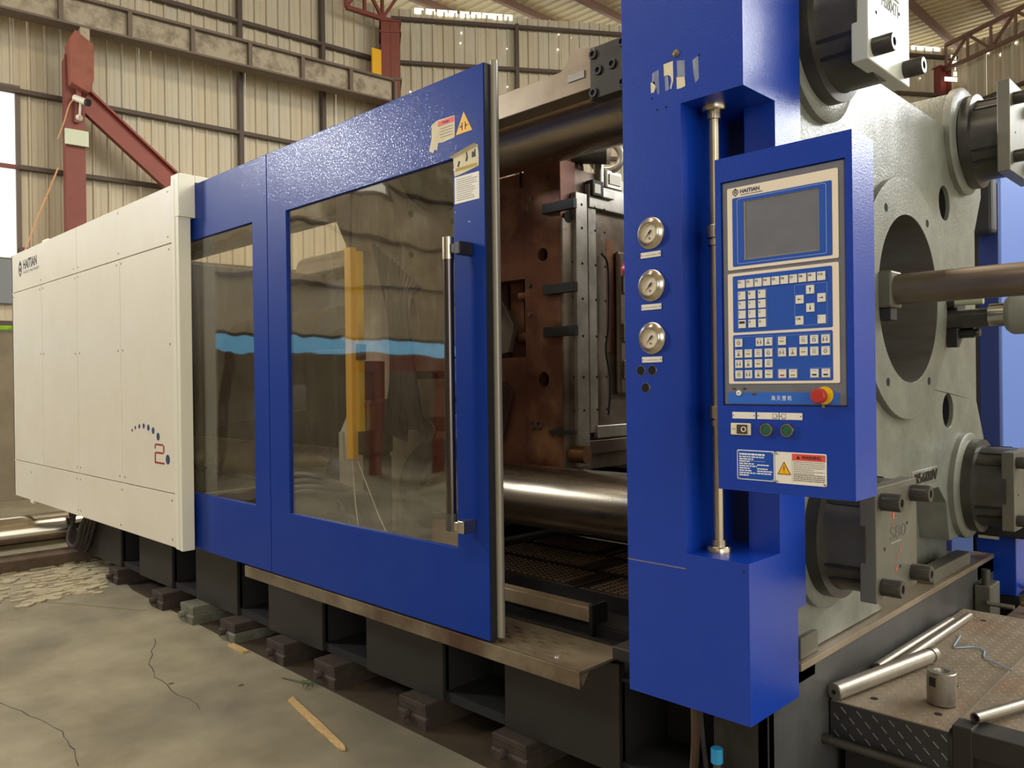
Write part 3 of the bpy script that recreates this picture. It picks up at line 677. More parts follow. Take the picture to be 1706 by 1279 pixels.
for k in range(14):
    y = 2.55+.013*k; z1 = 2.2-.03*k; s = random.uniform(.8, 1.1)
    pts = bez([(PM-.12+.03*k, 2.56, 2.35-.02*k), (PM+.06+.02*k, 2.52-.006*k, 1.95), (PM+.10+.02*k, 2.50, 1.62-.02*k), (PM+.0+.03*k, 2.54, 1.38), (PM+.10, 2.60, 1.30+.015*k)], 6)
    hs.tube(pts, .011, 6)
part('hydraulic_hoses', hs, hose_m, mp_, kind='stuff')
t = thing('ejector_valve_block', 'dark brown valve manifold with ports behind the large window', 'valve block', (-3.7, 2.55, 1.1))
part('manifold', MB().box(-3.66, -3.46, 2.45, 2.60, 1.22, 1.52), tread_m, t, bevel=.02)
part('manifold_leg', MB().box(-3.60, -3.46, 2.48, 2.58, .80, 1.22), tread_m, t, bevel=.01)
part('solenoid', MB().cyl((-3.60, 2.53, 1.52), (-3.60, 2.53, 1.72), .085, 24), dark, t, bevel=0)
part('clip_plate', MB().box(-3.47, -3.44, 2.42, 2.445, 1.36, 1.50), card, t)
part('white_tag', MB().box(-3.76, -3.72, 2.44, 2.45, 1.18, 1.34), white, t)
for z, lab in ((1.60, 'light blue valve box beside the door handle behind the window, upper one'), (1.34, 'dull blue valve box behind the window, lower one')):
    t = thing('valve_box', lab, 'valve', (-2.72, 2.5, z), 'blue valve boxes behind the window')
    part('box_body', MB().box(-2.84, -2.72, 2.46, 2.56, z, z+.11), valve_b, t, bevel=.006)
    part('cover', MB().box(-2.83, -2.73, 2.455, 2.46, z+.055, z+.10), mat('valve_cover', (80, 120, 180), .4), t)
    part('stem', MB().cyl((-2.78, 2.51, z-.05), (-2.78, 2.51, z), .014, 12), black, t)
part('mounting_arm', MB().box(-3.46, -2.70, 2.57, 2.60, 1.36, 1.43), black, mp_)
part('mounting_arm', MB().box(-3.46, -2.70, 2.57, 2.60, 1.62, 1.66), black, mp_)

hb = MB()
for k in range(4):
    hb.tube(bez([(-4.75+.1*k, 2.42, .62), (-4.5+.1*k, 2.42, .95), (-4.1+.1*k, 2.44, 1.08-.03*k), (-3.75+.08*k, 2.46, .98), (-3.6+.06*k, 2.5, .66)], 8), .030, 10)
    hb.tube(bez([(-4.0+.04*k, 2.40, .62), (-3.9+.04*k, 2.39, .84), (-3.7+.04*k, 2.40, .88), (-3.58+.03*k, 2.42, .64)], 8), .022, 8)
part('supply_hoses', hb, hose_m, mp_, kind='stuff')
t = thing('added_dark_linkage', 'added dark linkage masses and black sheets behind the lower part of the door windows', 'linkage', (-5.2, 3.4, .6))  # dark masses and black sheets added to darken the view through the windows
part('dark_floor_sheet', MB().box(-7.0, -3.97, 2.62, 4.8, .60, .64), pit, t)
part('dark_back_sheet', MB().box(-7.0, -3.97, 4.75, 4.78, .64, 1.75), pit, t)
part('link_arm', MB().obox((-7.0, 3.3, 1.1), (-4.0, 3.35, 1.45), .12, .28), black, t, bevel=.02)
part('link_arm', MB().obox((-7.0, 4.1, 1.1), (-4.0, 4.1, 1.45), .12, .28), black, t, bevel=.02)
part('crosshead', MB().box(-5.3, -4.9, 3.15, 4.4, 1.0, 1.85), dark, t, bevel=.03)
part('guide_sleeve', MB().cyl((-4.25, 2.87, 1.04), (-3.96, 2.87, 1.04), .21, 32), black, t)
# yellow drop bar
t = thing('safety_bar', 'bright yellow vertical safety bar hanging behind the large window', 'safety bar', (-3.43, 2.3, 1.2))
part('bar', MB().box(-3.475, -3.42, 2.30, 2.335, 1.22, 2.29), yel2, t, bevel=.003)
part('rear_bar', MB().box(-3.42, -3.395, 2.325, 2.36, 1.36, 2.27), yellow, t)
part('switch', MB().box(-3.41, -3.38, 2.32, 2.36, 1.72, 1.80), black, t)
part('hanger_cable', MB().tube([(-3.45, 2.32, 2.29), (-3.45, 2.33, 2.55), (-3.46, 2.35, 2.8)], .008), nutm, t)
part('lower_wire', MB().tube([(-3.46, 2.32, 1.22), (-3.40, 2.30, .98), (-3.33, 2.28, .80)], .003, 5), silver, t)
part('lower_wire', MB().tube([(-3.43, 2.33, 1.22), (-3.20, 2.30, .95), (-3.02, 2.28, .78)], .003, 5), silver, t)
solo('board_piece', MB().prism([[(-3.05, .70), (-2.70, .70), (-2.66, .86), (-2.82, .96), (-3.04, .93)]], 'Y', 2.50, 2.515), card, 'torn brown board leaning inside the bottom right of the large window', 'board', (-2.9, 2.5, .7))
# clamp unit behind the cream cabinet
t = thing('rear_clamp_platen', 'dark rear platen of the clamp, hidden behind the cream cabinet', 'platen', (-7.4, AX_Y, .62))
part('platen_body', MB().box(-7.65, -7.15, 2.62, 4.85, .62, 2.72), dark, t, bevel=.02)
part('clamp_cylinder', MB().cyl((-7.15, AX_Y, AX_Z), (-5.6, AX_Y, AX_Z), .32, 40), black, t)
part('piston', MB().cyl((-5.6, AX_Y, AX_Z), (-3.95, AX_Y, AX_Z), .16, 40), chrome, t)

# ================================================================== MOULD
MX = -2.66; MY = 3.04
t = mould = thing('mould_half', 'tall rust-brown injection mould half standing in the open gate', 'mould', (-2.9, 3.6, 1.14))
part('cavity_plate', MB().prism([[(-2.915, 1.14), (MX, 1.14), (MX, 2.72), (-2.915, 2.72)], circ(-2.785, 2.25, .034, 20), circ(-2.79, 1.61, .038, 20)], 'Y', MY, MY+.12), rust, mould, bevel=.004)
part('cavity_core', MB().box(-2.912, MX-.003, MY+.12, 4.35, 1.14, 2.69), rust_s, mould)
part('rear_plate', MB().box(-3.20, -2.92, MY+.005, 4.35, 2.14, 2.70), rust, mould, bevel=.004)
part('rear_plate', MB().box(-3.20, -2.92, MY+.005, 4.35, 1.14, 1.73), rust, mould, bevel=.004)
part('clamp_plate', MB().box(-3.45, -3.20, MY-.01, 4.4, 1.10, 2.76), rust, mould, bevel=.004)
part('ejector_plate', MB().box(-3.12, -3.02, MY+.10, 4.3, 1.73, 2.14), rust, mould, bevel=.004)
part('return_pin', MB().cyl((-3.02, MY+.08, 2.06), (-2.915, MY+.08, 2.06), .028, 16), rust, mould)
part('return_pin', MB().cyl((-3.02, MY+.08, 1.84), (-2.915, MY+.08, 1.84), .028, 16), rust, mould)
part('tilted_bracket', MB().prism([[(-3.2, 2.13), (-3.12, 2.10), (-2.99, 1.90), (-3.03, 1.76), (-3.2, 1.73)]], 'Y', MY-.01, MY+.02), rust_s, mould, bevel=.003)
part('grille_plate', MB().prism([[(-3.16, 1.30), (-3.075, 1.27), (-2.985, 1.545), (-3.05, 1.60), (-3.16, 1.585)]], 'Y', MY-.03, MY-.012), tread_m, mould, bevel=.003)
# lock bars and details on the front face
for z in (2.475, 2.065, 1.85):
    part('lock_bar', MB().box(-2.76, -2.55, MY-.03, MY+.0, z-.025, z+.025), ink, mould, bevel=.003)
part('lock_bar', MB().box(-2.73, -2.57, MY-.03, MY, 1.335, 1.355), ink, mould)
for x, z in ((-2.875, 2.105), (-2.875, 1.95), (-2.86, 2.55), (-2.74, 2.645), (-2.88, 2.50), (-2.73, 1.33)):
    part('bolt_head', MB().cyl((x, MY-.012, z), (x, MY, z), .012, 10), rust_s, mould)
m = MB()
for x in (-2.86, -2.82):
    m.lathe((x, MY-.004, 1.37), (0, 1, 0), [(0, .022), (-.004, .018), (0, .014)], 16)
part('weld_rings', m, black, mould)
m = MB().box(-2.94, -2.925, MY-.003, MY+.0, 2.62, 2.72)
part('seam_gap', m, hole_m, mould)
# parting face facing the camera's right
def fx(y0, y1, z0, z1, th, mm, nm, bv=.003, x0=MX, **k): return part(nm, MB().box(x0, x0+th, y0, y1, z0, z1), mm, mould, bevel=bv, **k)
fx(MY, 3.175, 1.16, 2.42, .012, rust_s, 'edge_strip')
fx(3.12, 3.21, 1.16, 2.56, .035, silver, 'edge_strip')
fx(3.235, 4.3, 2.50, 2.62, .03, silver, 'top_rail')
fx(3.235, 3.30, 1.33, 2.50, .02, silver, 'slide_strip')
fx(3.31, 3.39, 1.38, 2.44, .012, rust_s, 'slide_strip')
fx(3.40, 3.47, 1.75, 2.36, .004, rust, 'cavity_recess')
fx(3.47, 4.2, 1.52, 2.30, .035, rust_s, 'cavity_insert', .03)
fx(3.28, 4.3, 1.30, 1.365, .03, silver, 'bottom_rail')
fx(3.20, 4.3, 1.22, 1.29, .02, rust_s, 'bottom_rail')
for z in (2.12, 1.86, 1.66): fx(3.50, 3.535, z-.05, z+.05, .012, silver, 'wear_plate', .004, x0=MX+.035)
fx(3.24, 3.33, 2.56, 2.64, .05, ink, 'latch_block')
fx(3.25, 3.30, 2.57, 2.62, .055, white, 'latch_label')
fx(3.32, 3.42, 2.56, 2.60, .05, silver, 'latch_block')
m = MB()
for y in (3.085, 3.165, 3.27, 3.35):
    for z in (1.45, 1.62, 1.83, 2.02, 2.2, 2.38, 2.5):
        m.cyl((MX+.036, y, z), (MX+.037, y, z), .007, 8)
m.cyl((MX+.0125, 3.085, 2.43), (MX+.0135, 3.085, 2.43), .03, 18)
part('small_holes', m, hole_m, mould, kind='stuff')
part('cooling_hose', MB().tube(bez([(MX+.03, 3.33, 2.27), (MX+.04, 3.37, 2.2), (MX+.04, 3.37, 1.9), (MX+.04, 3.345, 1.76), (MX+.04, 3.38, 1.6), (MX+.04, 3.36, 1.42)]), .006, 6), black, mould)
part('drain_pipe', MB().cyl((MX-.02, 3.10, 1.23), (MX+.09, 3.12, 1.23), .045, 24), mat('old_brass', (128, 92, 56), .4, .6), mould)
part('top_roller', MB().cyl((-2.72, 3.20, 2.79), (-2.58, 3.32, 2.78), .055, 28), nutm, mould)
part('roller_end', MB().cyl((-2.582, 3.318, 2.78), (-2.568, 3.33, 2.78), .056, 28), white, mould)
part('roller_bracket', MB().prism([[(-2.90, 2.70), (-2.68, 2.70), (-2.70, 2.80), (-2.76, 2.86), (-2.84, 2.84)]], 'Y', 3.22, 3.26), rust_s, mould, bevel=.006)
m = MB()
rng = [(MX+.0+.075*math.sin(a)*.75, 3.42+.075*math.sin(a)*.75, 2.80+.078*math.cos(a)) for a in [2*PI*i/28 for i in range(29)]]
t = thing('lifting_eye', 'big worn steel lifting eye bolt on top of the mould', 'eye bolt', (MX, 3.42, 2.66))
part('eye_ring', MB().tube(rng, .021, 12), silver, t)
part('eye_shank', MB().box(MX-.10, MX+.03, 3.38, 3.52, 2.62, 2.725), silver, t, bevel=.01)
part('eye_plate', MB().box(MX+.03, MX+.036, 3.40, 3.50, 2.645, 2.70), white, t, bevel=.002)
part('eye_post', MB().box(MX-.02, MX+.03, 3.33, 3.365, 2.62, 2.79), silver, t, bevel=.01)

# ================================================================== SLIDING DOOR
DX0, DX1, DZ0, DZ1, DY = -5.20, -2.325, .565, 2.875, 2.2
t = door = thing('sliding_safety_door', 'blue sliding safety door with two clear windows and a long vertical handle', 'safety door', (-3.7, 2.22, .57))
part('door_panel', MB().prism([[(DX0, DZ0), (-4.078, DZ0), (-4.078, DZ1), (DX0, DZ1)], [(-5.16, .918), (-4.245, .918), (-4.245, 2.525), (-5.16, 2.525)]], 'Y', DY, DY+.03), blue_d, door, bevel=.002)
part('door_panel', MB().prism([[(-4.072, DZ0), (DX1, DZ0), (DX1, DZ1), (-4.072, DZ1)], [(-3.872, .912), (-2.512, .912), (-2.512, 2.53), (-3.872, 2.53)]], 'Y', DY, DY+.03), blue_d, door, bevel=.002)
p1 = part('window_pane', MB().box(-5.15, -4.24, DY+.012, DY+.018, .91, 2.53), pane_m, door)
p2 = part('window_pane', MB().box(-3.88, -2.505, DY+.012, DY+.018, .905, 2.535), pane_m, door)
part('edge_channel', MB().box(DX1, DX1+.004, DY+.004, DY+.055, DZ0, DZ1), ink, door)
part('edge_tube', MB().cyl((DX1+.012, DY+.05, DZ0+.01), (DX1+.012, DY+.05, DZ1+.015), .017, 20), rubber, door)
part('rear_frame', MB().box(-2.50, DX1, DY+.03, DY+.05, DZ0+.02, DZ1-.02).box(-5.15, DX1, DY+.03, DY+.05, DZ1-.12, DZ1-.02).box(-5.15, DX1, DY+.03, DY+.05, DZ0+.02, DZ0+.12), dark, door)
# handle
h = part('door_handle', MB().cyl((-2.475, 2.135, 1.06), (-2.475, 2.135, 2.12), .021, 24), mat('smoked_chrome', (96, 90, 86), .16, .95), door, label='long dark chrome pull bar')
part('handle_sleeve', MB().cyl((-2.475, 2.135, 2.10), (-2.475, 2.135, 2.19), .024, 24), steel_t, h)
part('handle_sleeve', MB().cyl((-2.475, 2.135, 1.00), (-2.475, 2.135, 1.07), .024, 24), nutm, h)
for z in (2.14, 1.02):
    part('handle_bracket', MB().box(-2.475, -2.42, 2.125, 2.15, z-.02, z+.02).box(-2.43, -2.395, 2.125, 2.20, z-.026, z+.026), black if z > 2 else steel_t, h, bevel=.004)
# stickers
s1 = part('torn_warning_sticker', MB().prism([[(-2.645, 2.70), (-2.61, 2.71), (-2.497, 2.706), (-2.499, 2.615), (-2.575, 2.61), (-2.605, 2.615), (-2.612, 2.585), (-2.628, 2.592), (-2.638, 2.578), (-2.665, 2.592), (-2.648, 2.64)]], 'Y', DY-.0012, DY-.0002), paper, door)
part('red_header', MB().box(-2.604, -2.502, DY-.002, DY-.0012, 2.682, 2.703), warn_r, s1)
text('Danger', ink, s1, (-2.575, DY-.0022, 2.686), h=.012, wd=.045, name='lettering')
m = MB()
for k in range(4): m.box(-2.59, -2.51, DY-.002, DY-.0013, 2.668-k*.012, 2.670-k*.012)
part('text_lines', m, ink_g, s1)
s2 = part('crush_warning_triangle', MB().prism([[(-2.491, 2.621), (-2.391, 2.621), (-2.442, 2.708)]], 'Y', DY-.0012, DY-.0002), warn_y, door)
m = MB(); m.box(-2.454, -2.450, DY-.002, DY-.0012, 2.634, 2.664); m.box(-2.434, -2.430, DY-.002, DY-.0012, 2.634, 2.664)
m.prism([[(-2.463, 2.649), (-2.454, 2.655), (-2.454, 2.643)]], 'Y', DY-.002, DY-.0012); m.prism([[(-2.421, 2.649), (-2.430, 2.655), (-2.430, 2.643)]], 'Y', DY-.002, DY-.0012)
m.box(-2.47, -2.463, DY-.002, DY-.0012, 2.648, 2.650); m.box(-2.421, -2.414, DY-.002, DY-.0012, 2.648, 2.650)
part('crush_symbol', m, ink, s2)
s3 = part('curled_instruction_sticker', MB().prism([[(-2.510, 2.538), (-2.362, 2.557), (-2.355, 2.52), (-2.356, 2.47), (-2.44, 2.458), (-2.503, 2.452)]], 'Y', DY-.0012, DY-.0002), paper, door)
part('curled_flap', MB().add([(-2.525, DY-.012, 2.536), (-2.362, DY-.016, 2.560), (-2.361, DY-.002, 2.548), (-2.510, DY-.002, 2.528)], [(0, 1, 2, 3)]), paper, s3)
m = MB(); m.prism([[(-2.435, 2.505), (-2.425, 2.50), (-2.418, 2.515), (-2.424, 2.54), (-2.43, 2.535), (-2.427, 2.52)]], 'Y', DY-.002, DY-.0012); m.prism([[(-2.395, 2.51), (-2.373, 2.51), (-2.373, 2.54), (-2.379, 2.54), (-2.382, 2.527), (-2.388, 2.535), (-2.395, 2.53)]], 'Y', DY-.002, DY-.0012)
m.prism([[(-2.485, 2.490), (-2.475, 2.487), (-2.465, 2.508), (-2.475, 2.512)]], 'Y', DY-.002, DY-.0012)
part('hand_pictograms', m, ink, s3)
part('yellow_caption', MB().box(-2.495, -2.365, DY-.002, DY-.0013, 2.472, 2.484), mat('caption_ochre', (176, 150, 50), .6), s3)
s4 = part('notice_paper', MB().box(-2.503, -2.354, DY-.0012, DY-.0002, 2.338, 2.448), white, door)
m = MB()
for k in range(11): m.box(-2.49, -2.37+random.uniform(-.03, .005), DY-.002, DY-.0013, 2.350+k*.0085, 2.3515+k*.0085)
part('text_lines', m, ink_g, s4)

# ================================================================== CREAM CABINET
CY = 2.1
t = cab = thing('cream_guard_cabinet', 'large cream sheet-metal guard cabinet left of the blue door', 'guard cabinet', (-6.9, 2.2, .57))
g = .003
rows = {'top': (2.513, 2.875, [-8.86, -6.953, -5.11]), 'mid': (.918, 2.507, [-8.86, -7.905, -6.96, -6.02, -5.11]), 'bot': (.575, .912, [-8.86, -6.98, -5.11])}
for k, (z0, z1, xs) in rows.items():
    for a, b in zip(xs[:-1], xs[1:]):
        part('guard_panel', MB().box(a+g, b-g, CY, CY+.025, z0, z1), cream, cab, bevel=.002)
part('inner_frame', MB().box(-8.86, -5.11, CY+.025, CY+.05, .60, 2.86), mat('seam_shadow_cream', (120, 112, 94), .7), cab)
part('side_panel', MB().box(-8.86, -8.83, CY, 5.2, .575, 2.875), cream, cab, bevel=.003)
ep = part('end_post', MB().box(-5.107, -5.085, CY-.004, CY+.09, .57, 2.895).box(-5.083, -5.045, CY-.008, CY+.09, .57, 2.905).box(-5.043, -5.0, CY-.004, CY+.075, .565, 2.88), cream_post, cab, bevel=.003)
part('post_head', MB().box(-5.10, -4.985, CY-.006, CY+.10, 2.66, 2.93), cream_post, cab, bevel=.004)
part('top_beam', MB().box(-5.10, -4.985, CY+.10, 3.2, 2.885, 2.93), cream_post, cab, bevel=.004)
part('top_lug', MB().box(-7.98, -7.84, CY+.03, CY+.09, 2.875, 2.91), cream_post, cab, bevel=.004)
part('corner_lug', MB().box(-8.32, -8.22, CY-.004, CY+.02, .552, .575), cream_post, cab)
scm = MB().lathe((0, 0, 0), (0, -1, 0), [(0, .009), (.002, .008), (.003, .004), (.003, 0)], 10).mesh('panel_screw', mat('screw_grey', (150, 144, 126), .4, .3))
for x, z in ((-5.167, 2.846), (-5.17, 2.559), (-6.04, 2.844), (-6.04, 2.556), (-5.16, 2.478), (-6.08, 2.475), (-5.99, 2.477), (-6.918, 2.554), (-7.028, 2.554), (-6.922, 2.477), (-7.0, 2.475), (-7.917, 2.551), (-7.952, 2.471), (-7.858, 2.473), (-8.80, 2.47), (-7.95, 1.9), (-7.86, 1.9), (-7.01, 1.87), (-6.91, 1.87), (-6.07, 1.86), (-5.98, 1.86), (-5.16, 1.87), (-7.0, .965), (-6.92, .965), (-6.07, .96), (-5.97, .96), (-7.02, .87), (-6.93, .87), (-6.03, .865), (-5.16, .87), (-8.3, .83), (-7.0, .62), (-6.93, .62), (-6.06, .61), (-5.16, .62)):
    inst('panel_screw', scm, cab, (x, CY, z))
# logo
lg = part('cabinet_emblem', MB().prism([[(-8.575, 2.72), (-8.535, 2.72), (-8.535, 2.695), (-8.575, 2.695)]], 'Y', CY-.0015, CY-.0003), ink, cab)
m = MB(); m.prism([[(-8.605, 2.755), (-8.515, 2.755), (-8.56, 2.795)]], 'Y', CY-.0015, CY-.0003); m.prism([[(-8.575, 2.655), (-8.545, 2.655), (-8.56, 2.64)]], 'Y', CY-.0015, CY-.0003)
m.prism([circ(-8.56, 2.71, .055, 24), circ(-8.56, 2.71, .042, 24)], 'Y', CY-.0015, CY-.0003)
for dx in (-.02, 0, .02): m.box(-8.563+dx, -8.557+dx, CY-.0015, CY-.0003, 2.69, 2.73)
part('emblem_outline', m, ink, lg)
text('HAITIAN', ink, cab, (-8.46, CY-.0004, 2.70), h=.088, wd=.43, name='maker_lettering', bold=.03)
text('PLASTICS MACHINERY', ink_g, cab, (-8.46, CY-.0004, 2.658), h=.026, wd=.50, name='maker_lettering')
for i, (x, z, r) in enumerate(((-5.822, 1.297, .011), (-5.764, 1.317, .013), (-5.69, 1.328, .0155), (-5.613, 1.333, .018), (-5.532, 1.324, .021), (-5.451, 1.307, .023), (-5.369, 1.27, .026), (-5.217, 1.128, .032))):
    part('printed_dot', MB().cyl((x, CY-.001, z), (x, CY-.0002, z), r, 20), ink_b, cab)
m = MB(); tt = .012
def seg(x0, x1, z0, z1): m.box(x0, x1, CY-.001, CY-.0002, z0, z1)
seg(-5.418, -5.29, 1.212, 1.212+tt); seg(-5.43, -5.43+.018, 1.19, 1.215); seg(-5.29, -5.27, 1.17, 1.215); seg(-5.41, -5.285, 1.158, 1.158+tt); seg(-5.43, -5.41, 1.10, 1.165); seg(-5.43, -5.27, 1.092, 1.092+tt)
part('printed_figure_two', m, ink_r, cab)

# hoses below the cabinet and chrome bar on the floor at far left
t = thing('hose_loop', 'bundle of black spiral hoses looping down under the cream cabinet', 'hose', (-8.0, 2.5, .5))
for k in range(4):
    o_ = k*.028
    pts = bez([(-8.32+o_*.9, 2.42+o_*.4, .62), (-8.27+o_, 2.42, .40), (-8.12+o_*.6, 2.42-o_, .20+o_*.3), (-7.9, 2.40-o_, .13+o_*.5), (-7.68, 2.38-o_, .20+o_*.4), (-7.5-o_*.5, 2.38-o_, .42), (-7.42-o_*.5, 2.38, .6)], 7)
    part('hose', MB().tube(pts, .018, 8), hose_m, t)
    m = MB()
    for i in range(0, len(pts)-1):
        for q in (0, .5):
            a = pts[i].lerp(pts[i+1], q); d = (pts[i+1]-pts[i]).normalized()
            m.cyl(a-d*.004, a+d*.004, .0205, 8)
    part('spiral_wrap', m, mat('hose_wrap', (70, 60, 58), .4), t, kind='stuff')
solo('chrome_bar', MB().lathe((-8.5, .6, .26), (0.0, 1, 0), [(0, 0), (0, .145), (.02, .155), (6.2, .155), (6.2, 0)], 64), chrome_b, 'thick bright chrome bar lying on the floor beyond the left end of the machine', 'chrome bar', (-8.5, .6, .26))
solo('floor_beam', MB().box(-8.32, -8.0, .4, 7.0, 0, .10), brownb, 'dark brown beam on the floor in front of the chrome bar', 'beam', (-8.16, 3, 0), bevel=.008)
solo('floor_timber', MB().box(-10.2, -9.5, -1, 8.0, 0, .16), brownb, 'broad brown timber baulk on the floor behind the chrome bar', 'timber', (-9.8, 3, 0), bevel=.01)
m = MB()
for k in range(330):
    x = -7.0-random.uniform(-.35, 1.15)*random.uniform(.5, 1); y = random.gauss(2.15, .34); q = random.uniform(.006, .055)
    if x > -7.1 and y > 2.25: continue
    pts = [(x+q*random.uniform(.6, 1.2)*math.cos(a), y+q*1.5*random.uniform(.6, 1.2)*math.sin(a)) for a in [2*PI*i/6 for i in range(6)]]
    m.prism([pts], 'Z', 0.0, random.uniform(.003, .012))
solo('mortar_debris', m, mat('pale_mortar', (178, 168, 140), .85, rgb2=(156, 144, 116), nscale=12, namt=.8), 'flaky pale mortar debris on the floor at the left end of the bed', 'debris', (-7.5, 2.2, 0), kind='stuff')

# ================================================================== BLUE COLUMN
CX0, CX1, CZ0 = -1.64, -1.193, .555
t = col = thing('blue_column_cover', 'tall blue sheet-metal column cover with three pressure gauges and a recessed steel pole', 'machine column', (-1.42, 2.4, .555))
RZ0, RZ1, RX, RY = 1.045, 2.48, -1.412, 2.40
part('column_shell', MB().prism([[(CX0, CZ0), (CX1, CZ0), (CX1, RZ0), (RX, RZ0), (RX, RZ1), (CX1, RZ1), (CX1, 3.6), (CX0, 3.6)]], 'Y', 2.20, 2.40)
     .box(CX0, RX, 2.40, 2.58, .845, 3.6).box(CX0, CX1, 2.40, 2.52, CZ0, .845).box(RX, CX1, 2.40, 2.58, RZ1, 3.6).box(RX, CX1, 2.40, 2.58, .845, RZ0), blue, col)
part('recess_back', MB().box(-1.30, CX1, RY, 2.58, RZ0, RZ1), blue, col)
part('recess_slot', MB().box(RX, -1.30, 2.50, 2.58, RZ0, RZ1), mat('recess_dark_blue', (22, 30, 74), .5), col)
part('welded_seam', MB().box(CX0, RX-.001, 2.1993, 2.2002, .995, .999), mat('scuffed_seam', (120, 110, 120), .5), col)
gm = MB().lathe((0, 0, 0), (0, -1, 0), [(0, .052), (.004, .052), (.006, .048), (.016, .040), (.02, .036), (.02, .0335), (.010, .033)], 40).mesh('gauge_rim', mat('gauge_rim_steel', (206, 196, 178), .22, .9))
for i, z in enumerate((2.083, 1.911, 1.738)):
    gz = inst('pressure_gauge', gm, col, (-1.53, 2.20, z), label=('upper', 'middle', 'lower')[i]+' round steel pressure gauge')
    OFF[gz.name] = Vector((-1.53, 2.20, z))
    part('dial_face', MB().cyl((-1.53, 2.190, z), (-1.53, 2.192, z), .0335, 32), mat('dial_cream', (222, 208, 186), .4), gz)
    part('needle', MB().prism([[(-1.531, z+.002), (-1.529, z-.001), (-1.547, z-.018)]], 'Y', 2.187, 2.1885), ink, gz)
    part('needle', MB().obox((-1.533, 2.188, z-.003), (-1.523, 2.188, z+.008), .003, .005, (0, 1, 0)), ink, gz)
    m = MB()
    for k in range(11):
        a = math.radians(225-27*k); c, s = math.cos(a), math.sin(a)
        m.obox((-1.53+c*.026, 2.1893, z+s*.026), (-1.53+c*.030, 2.1893, z+s*.030), .0006, .0008, (0, 1, 0))
    part('scale_marks', m, ink_r if i == 9 else ink_g, gz)
    part('maker_mark', MB().cyl((-1.53, 2.1885, z-.018), (-1.53, 2.1895, z-.018), .004, 10), ink_g, gz)
    part('pivot', MB().cyl((-1.53, 2.186, z), (-1.53, 2.19, z), .0028, 10), ink, gz)
    gl = part('gauge_label', MB().box(-1.571, -1.492, 2.197, 2.1998, z-.080, z-.061), white, col, bevel=.001)
    part('label_line', MB().box(-1.555, -1.508, 2.1962, 2.1972, z-.072, z-.071), ink_g, gl)
    for x in (-1.566, -1.497): part('label_screw', MB().cyl((x, 2.1955, z-.0705), (x, 2.1975, z-.0705), .002, 8), ink_g, gl)
for x, z in ((-1.577, 1.632), (-1.532, 1.632), (-1.559, 1.575)):
    part('round_hole', MB().cyl((x, 2.1985, z), (x, 2.1998, z), .0155, 24), hole_m, col)
    part('hole_edge', MB().lathe((x, 2.1999, z), (0, -1, 0), [(0, .0175), (.002, .0165), (.002, .0155)], 24), steel_t, col)
part('eye_screw', MB().lathe((-1.426, 2.20, 2.643), (0, -1, 0), [(0, .013), (.002, .013), (.006, .009), (.007, 0)], 18), mat('rusty_plug', (116, 104, 84), .4, .5), col)
m = MB()
for x, z in ((-1.50, 2.481), (-1.466, 2.481), (-1.342, 2.613), (-1.19-.02, 1.02), (-1.52, 2.523)): m.cyl((x, 2.1985, z), (x, 2.1998, z), .003, 8)
part('rivet_holes', m, hole_m, col)
smear = mat('glue_residue', (142, 148, 164), .5, rgb2=(90, 100, 150), nscale=30, namt=1.0, stretch=(1, 1, .3))
def flat(pts, mm, nm): return part(nm, MB().prism([pts], 'Y', 2.1990, 2.1998), mm, col)
flat([(-1.524, 2.575), (-1.508, 2.575), (-1.505, 2.556), (-1.512, 2.541), (-1.523, 2.541)], paper, 'sticker_remnant')
flat([(-1.519, 2.576), (-1.517, 2.604), (-1.492, 2.610), (-1.490, 2.530), (-1.497, 2.530), (-1.504, 2.560)], smear, 'sticker_residue')
flat([(-1.473, 2.621), (-1.438, 2.622), (-1.437, 2.56), (-1.446, 2.534), (-1.450, 2.537), (-1.444, 2.56), (-1.447, 2.575), (-1.456, 2.582), (-1.472, 2.582)], paper, 'sticker_remnant')
flat([(-1.469, 2.580), (-1.457, 2.580), (-1.453, 2.535), (-1.467, 2.532)], smear, 'sticker_residue')
flat([(-1.425, 2.567), (-1.395, 2.560), (-1.393, 2.530), (-1.408, 2.527), (-1.424, 2.528)], paper, 'sticker_remnant')
flat([(-1.423, 2.619), (-1.394, 2.612), (-1.393, 2.56), (-1.422, 2.568)], smear, 'sticker_residue')
flat([(-1.366, 2.603), (-1.345, 2.612), (-1.343, 2.54), (-1.356, 2.530), (-1.362, 2.56)], smear, 'sticker_residue')
vk = part('red_knob', MB().lathe((-1.69, 2.26, 1.985), (1, 0, 0), [(0, .0), (.005, .02), (.02, .03), (.04, .03), (.05, .0)], 20), red, col)
part('valve_stem', MB().cyl((-1.665, 2.26, 1.93), (-1.665, 2.26, 1.985), .010, 12), mat('copper', (150, 84, 56), .4, .6), vk)
# the pole in the recess
pol = part('steel_pole', MB().cyl((-1.352, 2.30, RZ0), (-1.352, 2.30, RZ1), .0175, 32), steel_t, col)
part('pole_flange', MB().lathe((-1.352, 2.30, RZ1), (0, 0, -1), [(0, .040), (.014, .040), (.020, .036), (.020, .024), (.045, .024), (.045, .0176)], 36), steel_t, pol)
part('pole_flange', MB().lathe((-1.352, 2.30, RZ0), (0, 0, 1), [(0, .040), (.014, .040), (.020, .036), (.020, .024), (.04, .024), (.04, .0176)], 36), steel_t, pol)
